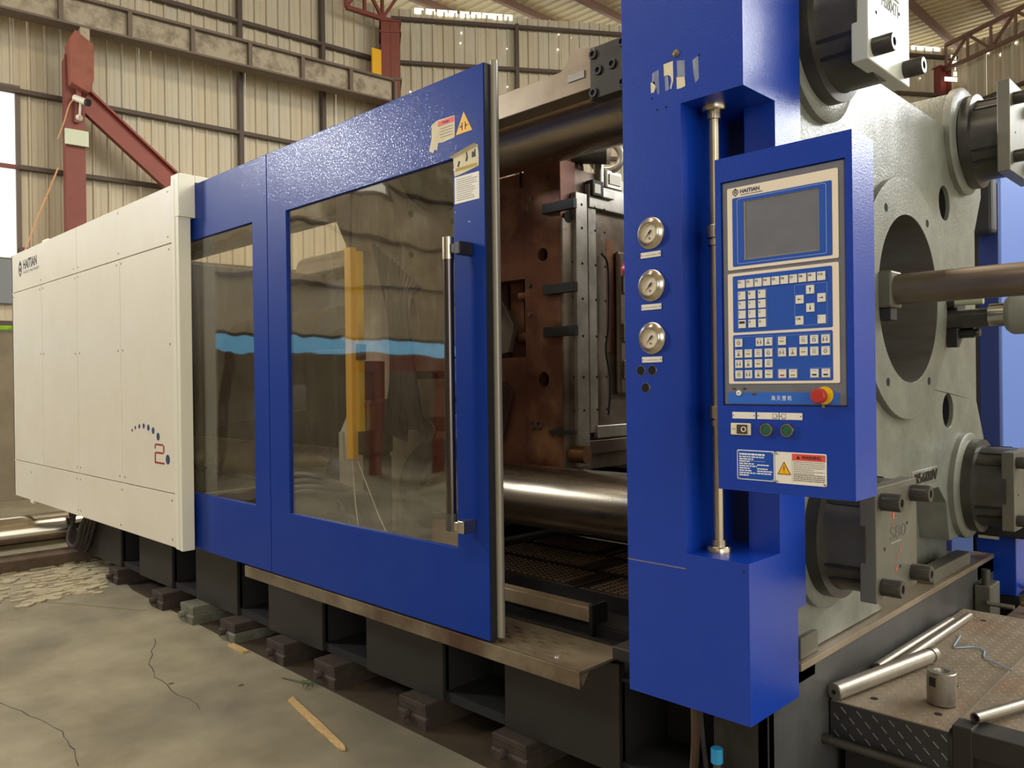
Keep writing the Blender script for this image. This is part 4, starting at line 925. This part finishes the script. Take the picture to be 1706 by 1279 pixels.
# cables under the column
for k, (x, y, r, mm, lab) in enumerate(((-1.52, 2.40, .016, hose_r, 'brown flat cable hanging out under the blue column'), (-1.47, 2.36, .008, hose_m, 'thin grey cable hanging in front of the brown one'), (-1.42, 2.42, .010, hose_m, 'dark cable curving right under the blue column'))):
    pts = bez([(x, y, .60), (x+.01, y, .42), (x+.0+.03*k, y, .24), (x-.02+.07*k, y-.02, .06), (x+.05*k, y-.05, .015)], 7)
    solo('cable', MB().tube(pts, r, 8), mm, lab, 'cable', pts[0], 'cables under the blue column')
t = thing('dark_pump_housing', 'dark rounded pump housing low behind the cables under the blue column', 'pump', (-1.4, 2.9, 0))
part('capped_nozzle', MB().cyl((-1.375, 2.31, .2), (-1.375, 2.31, .375), .013, 16), nutm, t)
part('nozzle_cap', MB().cyl((-1.375, 2.31, .352), (-1.375, 2.31, .40), .0195, 20), mat('cyan_cap', (40, 140, 190), .35), t, bevel=.002, label='bright blue cap')
part('pump_body', MB().lathe((-1.55, 2.335, .14), (1, 0, 0), [(0, 0), (0, .10), (.05, .13), (.25, .13), (.3, .1), (.3, 0)], 28), black, t)
part('pump_foot', MB().box(-1.52, -1.28, 2.28, 2.39, 0, .05), black, t, bevel=.006)

# ================================================================== CONTROL CABINET
PY = 1.98
BX0, BX1, BZ0, BZ1 = -1.163, -.786, 1.297, 2.207
t = box = thing('control_cabinet', 'blue swivelling control cabinet with monitor, keypad and emergency stop', 'control panel', (-.97, 2.05, 1.297))
rx0, rx1, rz0, rz1 = -1.146, -.804, 1.528, 2.141
part('housing', MB().prism([[(BX0, BZ0), (BX1, BZ0), (BX1, BZ1), (BX0, BZ1)], [(rx0, rz0), (rx1, rz0), (rx1, rz1), (rx0, rz1)]], 'Y', PY, PY+.135).box(rx0, rx1, PY+.012, PY+.135, rz0, rz1), blue, box)
part('bezel', MB().box(rx0+.002, rx1-.002, PY+.004, PY+.013, rz0+.002, rz1-.002), grey_b, box, bevel=.003)
Q = PY+.004
c1 = part('monitor_card', MB().prism([rrect(-1.127, -.8225, 1.897, 2.1205, .004), [(-1.0765, 1.921), (-.870, 1.921), (-.870, 2.0785), (-1.0765, 2.0785)]], 'Y', Q-.002, Q), whitep, box)
part('blue_surround', MB().prism([rrect(-1.1115, -.8375, 1.9055, 2.092, .004), [(-1.0765, 1.921), (-.870, 1.921), (-.870, 2.0785), (-1.0765, 2.0785)]], 'Y', Q-.0028, Q-.002), panel_blue, c1)
part('outline', MB().prism([rrect(-1.0975, -.8515, 1.9115, 2.0885, .006), rrect(-1.0962, -.8528, 1.9128, 2.0872, .005)], 'Y', Q-.0032, Q-.0028), lineb, c1)
sc_ = part('screen', MB().box(-1.0765, -.870, Q+.001, Q+.004, 1.921, 2.0785), scr, box, label='dark blank monitor glass')
part('screen_rim', MB().prism([[(-1.0765, 1.921), (-.870, 1.921), (-.870, 2.0785), (-1.0765, 2.0785)], [(-1.0725, 1.925), (-.874, 1.925), (-.874, 2.0745), (-1.0725, 2.0745)]], 'Y', Q-.0005, Q+.001), mat('rim_khaki', (128, 126, 104), .5), sc_)
m = MB(); m.prism([circ(-1.102, 2.107, .0085, 20), circ(-1.102, 2.107, .0068, 20)], 'Y', Q-.0028, Q-.002)
for dx in (-.003, 0, .003): m.box(-1.1026+dx, -1.1014+dx, Q-.0028, Q-.002, 2.103, 2.111)
m.prism([[(-1.107, 2.113), (-1.097, 2.113), (-1.102, 2.118)]], 'Y', Q-.0028, Q-.002); m.prism([[(-1.104, 2.099), (-1.100, 2.099), (-1.102, 2.096)]], 'Y', Q-.0028, Q-.002)
part('emblem', m, ink_b, c1)
text('HAITIAN', ink_b, c1, (-1.0875, Q-.0024, 2.1025), h=.0105, wd=.056, bold=.02)
text('PLASTICS MACHINERY', ink_g, c1, (-1.085, Q-.0024, 2.0965), h=.003, wd=.064)
c2 = part('keypad_card', MB().prism([rrect(-1.128, -.823, 1.587, 1.8875, .004)], 'Y', Q-.002, Q), whitep, box)
part('upper_keyfield', MB().prism([rrect(-1.1125, -.839, 1.7265, 1.8795, .004)], 'Y', Q-.0028, Q-.002), panel_blue, c2)
part('lower_keyfield', MB().prism([rrect(-1.1135, -.8395, 1.594, 1.7195, .004)], 'Y', Q-.0028, Q-.002), panel_blue, c2)
def rframe(m, x0, x1, z0, z1, t_=.0006):
    m.box(x0, x1, Q-.0032, Q-.0028, z0, z0+t_); m.box(x0, x1, Q-.0032, Q-.0028, z1-t_, z1); m.box(x0, x0+t_, Q-.0032, Q-.0028, z0, z1); m.box(x1-t_, x1, Q-.0032, Q-.0028, z0, z1)
m = MB(); rframe(m, -1.099, -1.014, 1.7365, 1.838); rframe(m, -.937, -.852, 1.735, 1.840); rframe(m, -1.109, -.998, 1.5985, 1.714); rframe(m, -.986, -.845, 1.656, 1.712); rframe(m, -.986, -.931, 1.599, 1.626); rframe(m, -.899, -.845, 1.599, 1.626)
part('field_outlines', m, lineb, c2)
kmesh = MB().box(-.0102, .0102, -.003, 0, -.0108, .0108).mesh('key', key_m)
KY = Q-.0026
def key(x, z, lab=None, sym=None):
    inst('key', kmesh, c2, (x, KY, z))
    if lab: text(lab, ink, c2, (x-.0080, KY-.0034, z+.001), h=.0062, name='key_legend', ext=.0002)
for i in range(10):
    key(-1.086+.02445*i, 1.8565, 'F%d' % (i+1))
for r, row in enumerate(('789', '456', '123', '-0*')):
    for c, ch in enumerate(row):
        x, z = -1.085+c*.0290, 1.825-r*.0255
        key(x, z, ch if ch != '*' else '±')
arr = MB()
def arrow(x, z, dx, dz):
    y0, y1 = KY-.0036, KY-.003
    px_, pz_ = -dz, dx
    pts = [(x-dx*.006+px_*.0006, z-dz*.006+pz_*.0006), (x-dx*.006-px_*.0006, z-dz*.006-pz_*.0006), (x+dx*.001-px_*.0006, z+dz*.001-pz_*.0006), (x+dx*.001-px_*.0025, z+dz*.001-pz_*.0025), (x+dx*.006, z+dz*.006), (x+dx*.001+px_*.0025, z+dz*.001+pz_*.0025), (x+dx*.001+px_*.0006, z+dz*.001+pz_*.0006)]
    arr.prism([pts], 'Y', y0, y1)
for x, z, dx, dz in ((-.895, 1.825, 0, 1), (-.923, 1.802, -1, 0), (-.866, 1.802, 1, 0), (-.895, 1.779, 0, -1)):
    key(x, z); arrow(x, z, dx, dz)
part('arrow_symbols', arr, ink, c2)
key(-.924, 1.748, 'OK'); key(-.866, 1.748, '?')
sym = {'k': MB(), 'y': MB(), 'r': MB(), 'g': MB()}
k3 = [(x, 1.698) for x in (-1.096, -1.035, -1.010, -.972, -.914, -.886, -.857)]+[(x, 1.6685) for x in (-1.096, -1.068, -1.039, -1.010, -.972, -.943, -.914, -.886, -.857)]+[(x, 1.641) for x in (-1.096, -1.068, -1.039, -1.010)]+[(x, 1.6125) for x in (-1.096, -1.068, -1.039, -1.010, -.972, -.943, -.886, -.857)]
for i, (x, z) in enumerate(k3):
    key(x, z); y0, y1 = KY-.0036, KY-.003
    sym['g'].box(x-.005, x+.006, y0, y1, z+.0065, z+.0073)
    r = i % 5
    if x > -.98 and z < 1.62:
        s = sym['r'] if x < -.96 else sym['y'] if x < -.93 else sym['k']
        s.box(x-.0055, x+.0055, y0, y1, z-.006, z-.002)
    elif r == 0: sym['k'].prism([circ(x, z-.001, .0045, 14), circ(x, z-.001, .0033, 14)], 'Y', y0, y1)
    elif r == 1: sym['k'].box(x-.006, x-.0045, y0, y1, z-.006, z+.004); sym['k'].box(x+.0035, x+.005, y0, y1, z-.006, z+.004); sym['g'].box(x-.0045, x+.0035, y0, y1, z-.002, z-.001)
    elif r == 2: sym['g'].prism([[(x-.005, z-.006), (x+.005, z-.006), (x+.001, z), (x+.001, z+.004), (x-.001, z+.004), (x-.001, z)]], 'Y', y0, y1)
    elif r == 3: sym['y'].box(x-.006, x+.003, y0, y1, z-.003, z+.001); sym['k'].box(x+.003, x+.006, y0, y1, z-.0016, z-.0004)
    else:
        for q in range(3): sym['g'].box(x-.005, x+.005, y0, y1, z-.005+q*.0035, z-.004+q*.0035)
for k_, mm in (('k', ink), ('y', mat('symbol_olive', (170, 160, 60), .6)), ('r', mat('symbol_red', (180, 70, 50), .6)), ('g', ink_g)): part('key_symbols', sym[k_], mm, c2)
bs = part('brand_strip', MB().box(-1.1305, -.825, Q-.002, Q, 1.5335, 1.5635), mat('brand_strip_blue', (48, 104, 200), .35), box)
text('海 天 塑 机', ink_w, bs, (-1.0045, Q-.0024, 1.5425), h=.0125, wd=.056)
part('key_switch', MB().lathe((-1.098, Q-.002, 1.562), (0, -1, 0), [(0, .0075), (.003, .0075), (.004, .006), (.004, .002), (.001, .002), (.001, 0)], 20), white, box)
part('key_slot', MB().cyl((-1.098, Q-.0045, 1.562), (-1.098, Q-.0030, 1.562), .002, 10), ink, box)
part('usb_port', MB().prism([[(-1.0605, 1.5615), (-1.047, 1.5615), (-1.048, 1.556), (-1.0595, 1.556)]], 'Y', Q-.003, Q-.002), mat('port_brown', (90, 62, 30), .5), box)
text('ON', ink, box, (-1.118, Q-.0004, 1.5705), h=.0055, wd=.009); text('OFF', ink, box, (-1.088, Q-.0004, 1.5705), h=.0055, wd=.011)
es = part('emergency_stop', MB().lathe((-.866, Q, 1.555), (0, -1, 0), [(0, .012), (.016, .012), (.017, .0185), (.022, .0195), (.034, .019), (.038, .016), (.040, .0)], 32), red, box, label='red mushroom emergency stop button')
part('yellow_collar', MB().prism([circ(-.862, 1.556, .0225, 36)], 'Y', Q-.004, Q), yellow, es)
part('collar_tab', MB().box(-.868, -.860, Q-.006, Q-.002, 1.524, 1.535), steel_t, es)
# label strips, switch, buttons
for a, b, nm in ((-1.117, -1.049, 1), (-1.044, -.983, 2), (-.981, -.919, 3)):
    l = part('label_strip', MB().box(a, b, PY-.0018, PY-.0002, 1.4925, 1.5105), white, box, bevel=.001)
    for x in (a+.0035, b-.0035): part('strip_screw', MB().cyl((x, PY-.0028, 1.5015), (x, PY-.0018, 1.5015), .0018, 8), ink_g, l)
    if nm > 1:
        x = b-.017 if nm == 2 else a+.006
        m = MB(); m.prism([[(x, 1.496), (x+.012, 1.496), (x+.012, 1.508), (x, 1.508)], [(x+.001, 1.497), (x+.011, 1.497), (x+.011, 1.507), (x+.001, 1.507)]], 'Y', PY-.0022, PY-.0018); m.box(x, x+.012, PY-.0022, PY-.0018, 1.4945, 1.4955)
        part('strip_symbol', m, ink_g, l)
sw = part('switch_plate', MB().box(-1.1205, -1.062, PY-.006, PY-.0002, 1.4485, 1.4805), mat('switch_cream', (226, 216, 184), .4), box, bevel=.002)
part('switch_rocker', MB().box(-1.101, -1.0705, PY-.009, PY-.006, 1.452, 1.477), mat('switch_brown', (70, 60, 50), .4), sw, bevel=.001)
part('switch_ring', MB().lathe((-1.080, PY-.009, 1.4645), (0, -1, 0), [(0, .0075), (.002, .0072), (.002, .0055), (0, .0052)], 20), white, sw)
part('switch_mark', MB().box(-1.116, -1.106, PY-.0066, PY-.006, 1.4640, 1.4650), ink, sw)
for x in (-1.0155, -.958):
    b_ = part('push_button', MB().lathe((x, PY, 1.465), (0, -1, 0), [(0, .0175), (.008, .0175), (.010, .0165), (.010, .0135), (.006, .013)], 32), steel_t, box, label='green push button with steel ring')
    part('green_cap', MB().lathe((x, PY-.004, 1.465), (0, -1, 0), [(0, .013), (.004, .0128), (.005, .010), (.0045, 0)], 28), green, b_)
pl = part('data_plate', MB().prism([rrect(-1.1045, -.9965, 1.3285, 1.4085, .004)], 'Y', PY-.0016, PY-.0002), ink_w, box)
part('plate_field', MB().prism([rrect(-1.102, -.999, 1.331, 1.406, .003)], 'Y', PY-.0022, PY-.0016), mat('plate_blue', (24, 74, 170), .35), pl)
m = MB()
for k in range(10):
    z = 1.395-k*.0062; x = -1.0975; e = [-.9995-.024, -.9995-.026, -1.055, -1.067, -1.052, -1.046, -1.065, -1.062, -1.048, -1.07][k]
    while x < e:
        q = random.uniform(.004, .012); m.box(x, min(x+q, e), PY-.0026, PY-.0022, z, z+(.0034 if k else .0048)); x += q+random.uniform(.0008, .0025)
for k in range(4):
    z = 1.3685-k*.0062-(.004 if k else 0); x = -1.045; e = -1.012+random.uniform(-.006, .006)
    while x < e:
        q = random.uniform(.004, .01); m.box(x, x+q, PY-.0026, PY-.0022, z, z+.0032); x += q+.0015
m.box(-1.0975, -1.023, PY-.0026, PY-.0022, 1.3795, 1.3801)
part('data_lines', m, ink_w, pl)
wp = part('warning_plate', MB().prism([rrect(-.9945, -.8575, 1.3265, 1.4085, .004)], 'Y', PY-.0016, PY-.0002), white, box)
part('red_header', MB().box(-.9470, -.8605, PY-.0022, PY-.0016, 1.3885, 1.4055), warn_r, wp)
text('WARNING', ink, wp, (-.9215, PY-.0026, 1.3925), h=.0092, wd=.050)
part('header_triangle', MB().prism([[(-.936, 1.3925), (-.926, 1.3925), (-.931, 1.4015)]], 'Y', PY-.0026, PY-.0022), ink, wp)
part('warning_triangle', MB().prism([[(-.9885, 1.3495), (-.9505, 1.3495), (-.9695, 1.3840)]], 'Y', PY-.0021, PY-.0016), mat('triangle_rim', (150, 84, 20), .5), wp)
part('triangle_field', MB().prism([[(-.9845, 1.352), (-.9545, 1.352), (-.9695, 1.379)]], 'Y', PY-.0025, PY-.0021), warn_y, wp)
part('exclamation', MB().prism([[(-.9708, 1.371), (-.9682, 1.371), (-.9690, 1.3595), (-.9700, 1.3595)]], 'Y', PY-.0029, PY-.0025).cyl((-.9695, PY-.0029, 1.3565), (-.9695, PY-.0025, 1.3565), .0013, 8), ink, wp)
m = MB()
for k in range(11):
    z = 1.384-k*.0048; x = -.944; e = -.862 if k not in (4, 6) else -.89
    while x < e:
        q = random.uniform(.002, .007); m.box(x, min(x+q, e), PY-.0020, PY-.0016, z, z+(.0016 if k < 7 else .0026)); x += q+random.uniform(.0008, .0018)
m.box(-.9478, -.9474, PY-.0020, PY-.0016, 1.330, 1.4055)
part('text_lines', m, ink_g, wp)
for x, z in ((-1.100, 1.404), (-1.001, 1.404), (-1.100, 1.333), (-1.001, 1.333), (-.990, 1.404), (-.862, 1.402), (-.990, 1.331), (-.862, 1.331)): part('plate_rivet', MB().cyl((x, PY-.004, z), (x, PY-.0018, z), .0026, 10), silver, box)
# clamps joining to the pole
for z in (2.075, 1.495):
    part('pole_clamp', MB().prism([circ(-1.352, 2.30, .028, 24)], 'Z', z-.02, z+.02).box(-1.352, BX0+.03, 2.275, 2.295, z-.018, z+.018).box(BX0+.01, BX0+.04, PY+.13, 2.295, z-.018, z+.018), steel_t, box, bevel=.002)
    part('clamp_collar', MB().lathe((-1.352, 2.30, z-.045), (0, 0, 1), [(0, .024), (.018, .024), (.018, .0176)], 24), steel_t, box)

# ================================================================== RIGHT PLATFORM
t = pf = thing('work_platform', 'worn diamond-plate platform on the right in front of the bed end', 'platform', (-1.0, 3.6, 0))
part('platform_top', MB().box(-1.232, -.845, 2.855, 4.42, .43, .44), diam, pf, bevel=.003)
part('front_skirt', MB().box(-1.232, -.845, 2.85, 2.858, .30, .436), diam_d, pf)
m = MB()
for i in range(7):
    for j in range(4):
        x = -1.21+i*.055+(j % 2)*.026; z = .325+j*.03
        m.obox((x-.009, 2.849, z+.009), (x+.009, 2.849, z-.009), .0022, .0035, (0, 1, 0))
part('skirt_treads', m, silver, pf, kind='stuff')
def lozenges(x0, x1, y0, y1, z, st=.026):
    m = MB(); j = 0; y = y0
    while y < y1:
        i = 0; x = x0+(j % 2)*st/2
        while x < x1:
            a = PI/4 if (i+j) % 2 else -PI/4; c, s = math.cos(a)*.008, math.sin(a)*.008; nx_, ny_ = -s*.22, c*.22
            m.add([(x-c, y-s, z), (x+nx_, y+ny_, z), (x+c, y+s, z), (x-nx_, y-ny_, z), (x, y, z+.0014)], [(0, 1, 4), (1, 2, 4), (2, 3, 4), (3, 0, 4)]); x += st; i += 1
        y += st; j += 1
    return m
part('top_treads', lozenges(-1.22, -.855, 2.87, 4.4, .44), diam, pf, kind='stuff')
part('platform_frame', MB().box(-1.20, -.86, 2.90, 2.96, .10, .43).box(-1.20, -1.14, 2.9, 4.38, .36, .43).box(-.93, -.87, 2.9, 4.38, .0, .43), black, pf)
m = MB()
for x, y in ((-1.12, 2.965), (-.91, 2.975), (-1.10, 4.26)): m.cyl((x, y, .4402), (x, y, .4412), .013, 18)
part('bolt_holes', m, hole_m, pf)
t = pf2 = thing('work_platform', 'second tread-plate platform at the right edge, beside the first one', 'platform', (-.5, 3.5, 0))
part('platform_top', MB().box(-.84, .3, 2.99, 4.4, .432, .442), diam, pf2, bevel=.003)
part('top_treads', lozenges(-.83, -.3, 3.0, 4.3, .442), diam, pf2, kind='stuff')
part('edge_angle', MB().box(-.843, -.838, 2.95, 4.4, .38, .446), mat('bare_edge', (150, 140, 124), .4, .5), pf2)
part('corner_leg', MB().box(-.835, -.775, 2.86, 2.94, 0, .462), dark, pf2, bevel=.004)
part('cross_angle', MB().box(-.80, .3, 2.87, 2.985, .445, .452).box(-.80, .3, 2.865, 2.872, .37, .452), dark, pf2, bevel=.002)
part('gusset', MB().prism([[(-.775, .40), (-.775, .0), (-.60, .40)]], 'Y', 2.89, 2.90), dark, pf2)
t = thing('threaded_rod', 'dark threaded rod running low in front of the platform skirt', 'threaded rod', (-1.26, 2.8, .3))
part('rod', MB().cyl((-1.29, 2.80, .315), (-.80, 2.86, .285), .016, 20), nutm, t)
m = MB()
for k in range(14):
    c = Vector((-1.288+k*.0055, 2.8002+k*.0007, .3149-k*.0003)); d = Vector((.992, .12, -.06)).normalized()
    m.cyl(c-d*.0012, c+d*.0012, .0182, 16)
part('thread_end', m, nutm, t)
m = MB()
# loose steel bars
def bar(lab, p0, p1, r, collar=False, tip=False):
    p0 = Vector(p0); p1 = Vector(p1); d = (p1-p0).normalized(); L_ = (p1-p0).length
    t = thing('steel_bar', lab, 'steel bar', p0, 'loose turned bars on the platform')
    prof = [(0, 0), (0, r*.85), (.004, r), (L_-.05, r), (L_-.05, r*.86), (L_-.03, r*.86), (L_-.03, r*.98), (L_, r*.98), (L_, 0)] if collar else [(0, 0), (0, r*.85), (.004, r), (L_-.03, r), (L_-.03, r*.6), (L_, r*.55), (L_, 0)]
    part('shaft', MB().lathe(p0, d, prof, 36), steel, t)
    part('centre_hole', MB().cyl(p0-d*.001, p0-d*.0002, r*.28, 14), hole_m, t)
bar('thick turned steel bar with a grooved collar lying nearest on the platform', (-1.212, 2.835, .476), (-1.085, 3.50, .476), .030, True)
bar('slim steel bar lying against the bed end, left of the pair', (-1.212, 3.24, .459), (-1.192, 4.12, .459), .0185)
bar('slim steel bar lying right of its twin behind the thick bar', (-1.165, 3.36, .459), (-1.152, 4.25, .459), .0185)
t = thing('steel_sleeve', 'short upright polished steel sleeve with a side slot standing on the platform', 'sleeve', (-.93, 3.08, .44))
part('sleeve_body', MB().lathe((-.93, 3.08, .4425), (0, 0, 1), [(0, .024), (0, .045), (.003, .048), (.112, .048), (.115, .045), (.115, .026), (.112, .024), (0, .024)], 56), steel, t)
vd = Vector((.93, -3.08, 0)).normalized(); pr = Vector((-vd.y, vd.x, 0))
c = Vector((-.93, 3.08, .525))+(vd*.80-pr*.60).normalized()*.0468
part('side_slot', MB().obox(c-Vector((0, 0, 0.015)), c+Vector((0, 0, 0.015)), .024, .006, (vd*.80-pr*.60)), ink, t)
part('slot_key', MB().obox(c+pr*.012-Vector((0, 0, .012)), c+pr*.012+Vector((0, 0, .012)), .005, .010, (vd*.80-pr*.60)), silver, t)
c = Vector((-.93, 3.08, .515))+pr*.049
part('side_pin', MB().cyl(c-pr*.004, c+pr*.004, .008, 12), steel, t)
t = thing('steel_tube', 'hollow steel tube lying on the right-hand platform edge', 'steel tube', (-.775, 2.86, .48))
part('tube_body', MB().lathe((-.785, 2.93, .476), (.34, .94, 0), [(0, .013), (0, .0175), (.6, .0175), (.6, .013), (0, .013)], 32), steel, t)
pts = bez([(-1.125, 3.95, .446), (-1.10, 3.90, .452), (-1.09, 3.82, .45), (-1.075, 3.74, .446), (-1.02, 3.80, .446), (-.975, 3.78, .446), (-.955, 3.70, .446), (-.925, 3.66, .446), (-.88, 3.62, .450), (-.83, 3.60, .446)], 6)
solo('blue_string', MB().tube(pts, .0026, 6), mat('string_blue', (150, 180, 214), .7), 'thin pale blue string with knots lying across the platform', 'string', pts[0])

# ================================================================== BEYOND THE PLATEN (other machine)
t = thing('neighbour_machine', 'pale blue sheet-metal housing of another machine at the right edge', 'machine', (-1.3, 7.2, 0))
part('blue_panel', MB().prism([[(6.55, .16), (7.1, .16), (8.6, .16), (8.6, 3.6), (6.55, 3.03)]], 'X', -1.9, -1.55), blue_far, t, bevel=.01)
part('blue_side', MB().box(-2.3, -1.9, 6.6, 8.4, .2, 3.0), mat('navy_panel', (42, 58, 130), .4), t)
t = thing('small_blue_cabinet', 'low dark blue cabinet with a white label behind the bed end', 'cabinet', (-1.35, 5.2, .3))
part('cabinet_body', MB().box(-1.32, -1.13, 5.00, 5.28, .40, .80), blue, t, bevel=.004)
lb = part('label_strip', MB().box(-1.31, -1.21, 4.994, 4.999, .70, .76), white, t)
part('cabinet_leg', MB().box(-1.33, -1.12, 5.02, 5.26, 0, .40), pit, t)
t = thing('bed_corner_clamp', 'grey steel corner clamp with bolts at the far end of the bed', 'clamp', (-1.2, 4.7, .4))
part('clamp_block', MB().box(-1.235, -1.16, 4.62, 4.80, .28, .52), plate_m, t, bevel=.006)
part('clamp_bolt', MB().cyl((-1.19, 4.66, .52), (-1.19, 4.66, .60), .02, 12), nutm, t)
part('clamp_screw', MB().cyl((-1.17, 4.60, .44), (-1.05, 4.60, .44), .012, 12), steel, t)
t = thing('drain_hose', 'tan pipe with brass nut lying in the clutter behind the platform', 'pipe', (-1.0, 4.9, .45))
part('pipe', MB().tube([(-1.02, 4.75, .43), (-.9, 4.75, .41), (-.6, 4.75, .40)], .013, 10), mat('tan_pipe', (160, 130, 96), .5), t)
part('brass_nut', MB().cyl((-1.05, 4.75, .435), (-1.01, 4.75, .43), .022, 6), mat('brass', (180, 150, 80), .35, .7), t)
m = MB()
for k in range(26):
    p = Vector((random.uniform(-1.1, -.5), random.uniform(4.8, 5.3), .36)); q = p+Vector((random.uniform(-.15, .15), random.uniform(-.15, .15), random.uniform(0, .14)))
    m.tube([p, (p+q)/2+Vector((0, 0, .06)), q], .012, 6)
solo('hose_clutter', m, mat('clutter_olive', (60, 58, 46), .6), 'tangle of dark hoses and scrap behind the platform', 'hose pile', (-.8, 5, .3), kind='stuff')
solo('clutter_crate', MB().box(-1.12, -.3, 4.72, 5.6, 0, .36), brownb, 'dark brown crate under the hose tangle behind the platform', 'crate', (-.7, 5.1, 0), bevel=.01)

# ================================================================== FLOOR BITS
fl_ = bpy.data.objects['floor']
part('floor_shadow_strip', MB().prism([[(-7.9, 2.62), (-6.6, 2.36), (-4.9, 2.31), (-3.2, 2.28), (-1.2, 2.26), (-1.2, 5.2), (-7.9, 5.2)]], 'Z', 0, .0015), mat('shadowed_concrete', (70, 58, 44), .6, rgb2=(54, 44, 34), nscale=6, namt=.9), fl_)  # shadow under the door and step overhang, painted into the floor colour
crk = mat('crack_dark', (70, 64, 52), .9)
for pts in ([(-8.3, 1.35), (-7.2, 1.55), (-6.4, 1.95), (-5.9, 2.2)], [(-5.2, 2.0), (-4.6, 1.75), (-3.9, 1.72)], [(-7.6, 1.2), (-6.6, 1.15), (-5.9, 1.3)], [(-4.9, 1.0), (-4.2, 1.15), (-3.7, 1.1)]):
    m = MB(); q = bez([(x, y, .0006) for x, y in pts], 8)
    q = [p+Vector((0, random.uniform(-.012, .012), 0)) for p in q]
    for a_, b_ in zip(q[:-1], q[1:]): m.obox(a_, b_, random.uniform(.002, .006), .0006)
    part('floor_crack', m, crk, fl_)

solo('wood_splinter', MB().prism([[(-3.69, 2.10), (-3.60, 2.08), (-3.35, 2.035), (-3.02, 1.968), (-2.985, 1.95), (-3.01, 1.935), (-3.3, 1.985), (-3.66, 2.055)]], 'Z', .001, .014), wood, 'pale split wood splinter lying on the concrete floor', 'wood', (-3.3, 2.0, 0), bevel=.002)
solo('wood_chip', MB().box(-4.72, -4.52, 2.245, 2.285, .001, .012), wood, 'small flat brown wood chip by the fourth levelling mount', 'wood', (-4.6, 2.26, 0))
m = MB()
for k in range(14):
    a = random.uniform(0, 2*PI); x, y = -3.78+random.uniform(-.04, .04), 2.245+random.uniform(-.03, .03); L_ = random.uniform(.015, .035)
    m.add([(x, y, .012), (x+L_*math.cos(a)-.004, y+L_*math.sin(a), .02), (x+2*L_*math.cos(a), y+2*L_*math.sin(a), .008), (x+L_*math.cos(a)+.004, y+L_*math.sin(a)+.006, .02)], [(0, 1, 2, 3)])
m.tube([(-3.98, 2.20, .006), (-3.85, 2.23, .01), (-3.75, 2.25, .014)], .003, 5)
solo('leaf_sprig', m, leafm, 'small dried green leaf sprig on the floor beside a rusty mount', 'leaf', (-3.78, 2.24, 0))
lf = MB().add([(-.02, 0, .002), (0, -.007, .006), (.022, .002, .002), (0, .009, .005)], [(0, 1, 2, 3)]).mesh('dry_leaf', mat('dry_leaf_brown', (92, 82, 58), .7))
for x, y, lab in ((-2.72, 1.94, 'small dry leaf right of the splinter'), (-4.05, 2.0, 'dry leaf fragment left of the splinter top'), (-4.35, 1.75, 'dry leaf fragment on open floor farther left'), (-2.35, 2.1, 'pale crumb near the bottom mounts')):
    o = inst('dry_leaf', lf, None, (x, y, .001), (0, 0, random.uniform(0, 3))); tag(o, lab, 'leaf', 'dry leaf bits on the floor')
# things that show as reflections in the windows
t = thing('red_steel_frame', 'red oxide steel frame standing near the left wall, mirrored in the door window', 'steel frame', (-11.4, -4.6, 0))
part('cross_beam', MB().box(-11.6, -11.3, -6.6, -3.6, 1.75, 2.05), oxide, t)
for y in (-6.4, -5.1, -3.8): part('leg', MB().box(-11.55, -11.35, y-.12, y+.12, 0, 1.75), oxide, t)
solo('timber_post', MB().obox((-12.2, -1.2, 0), (-12.6, -1.7, 2.15), .16, .12), brownb, 'pale timber post leaning on the left wall, mirrored in the narrow window', 'timber', (-12.2, -1.2, 0))
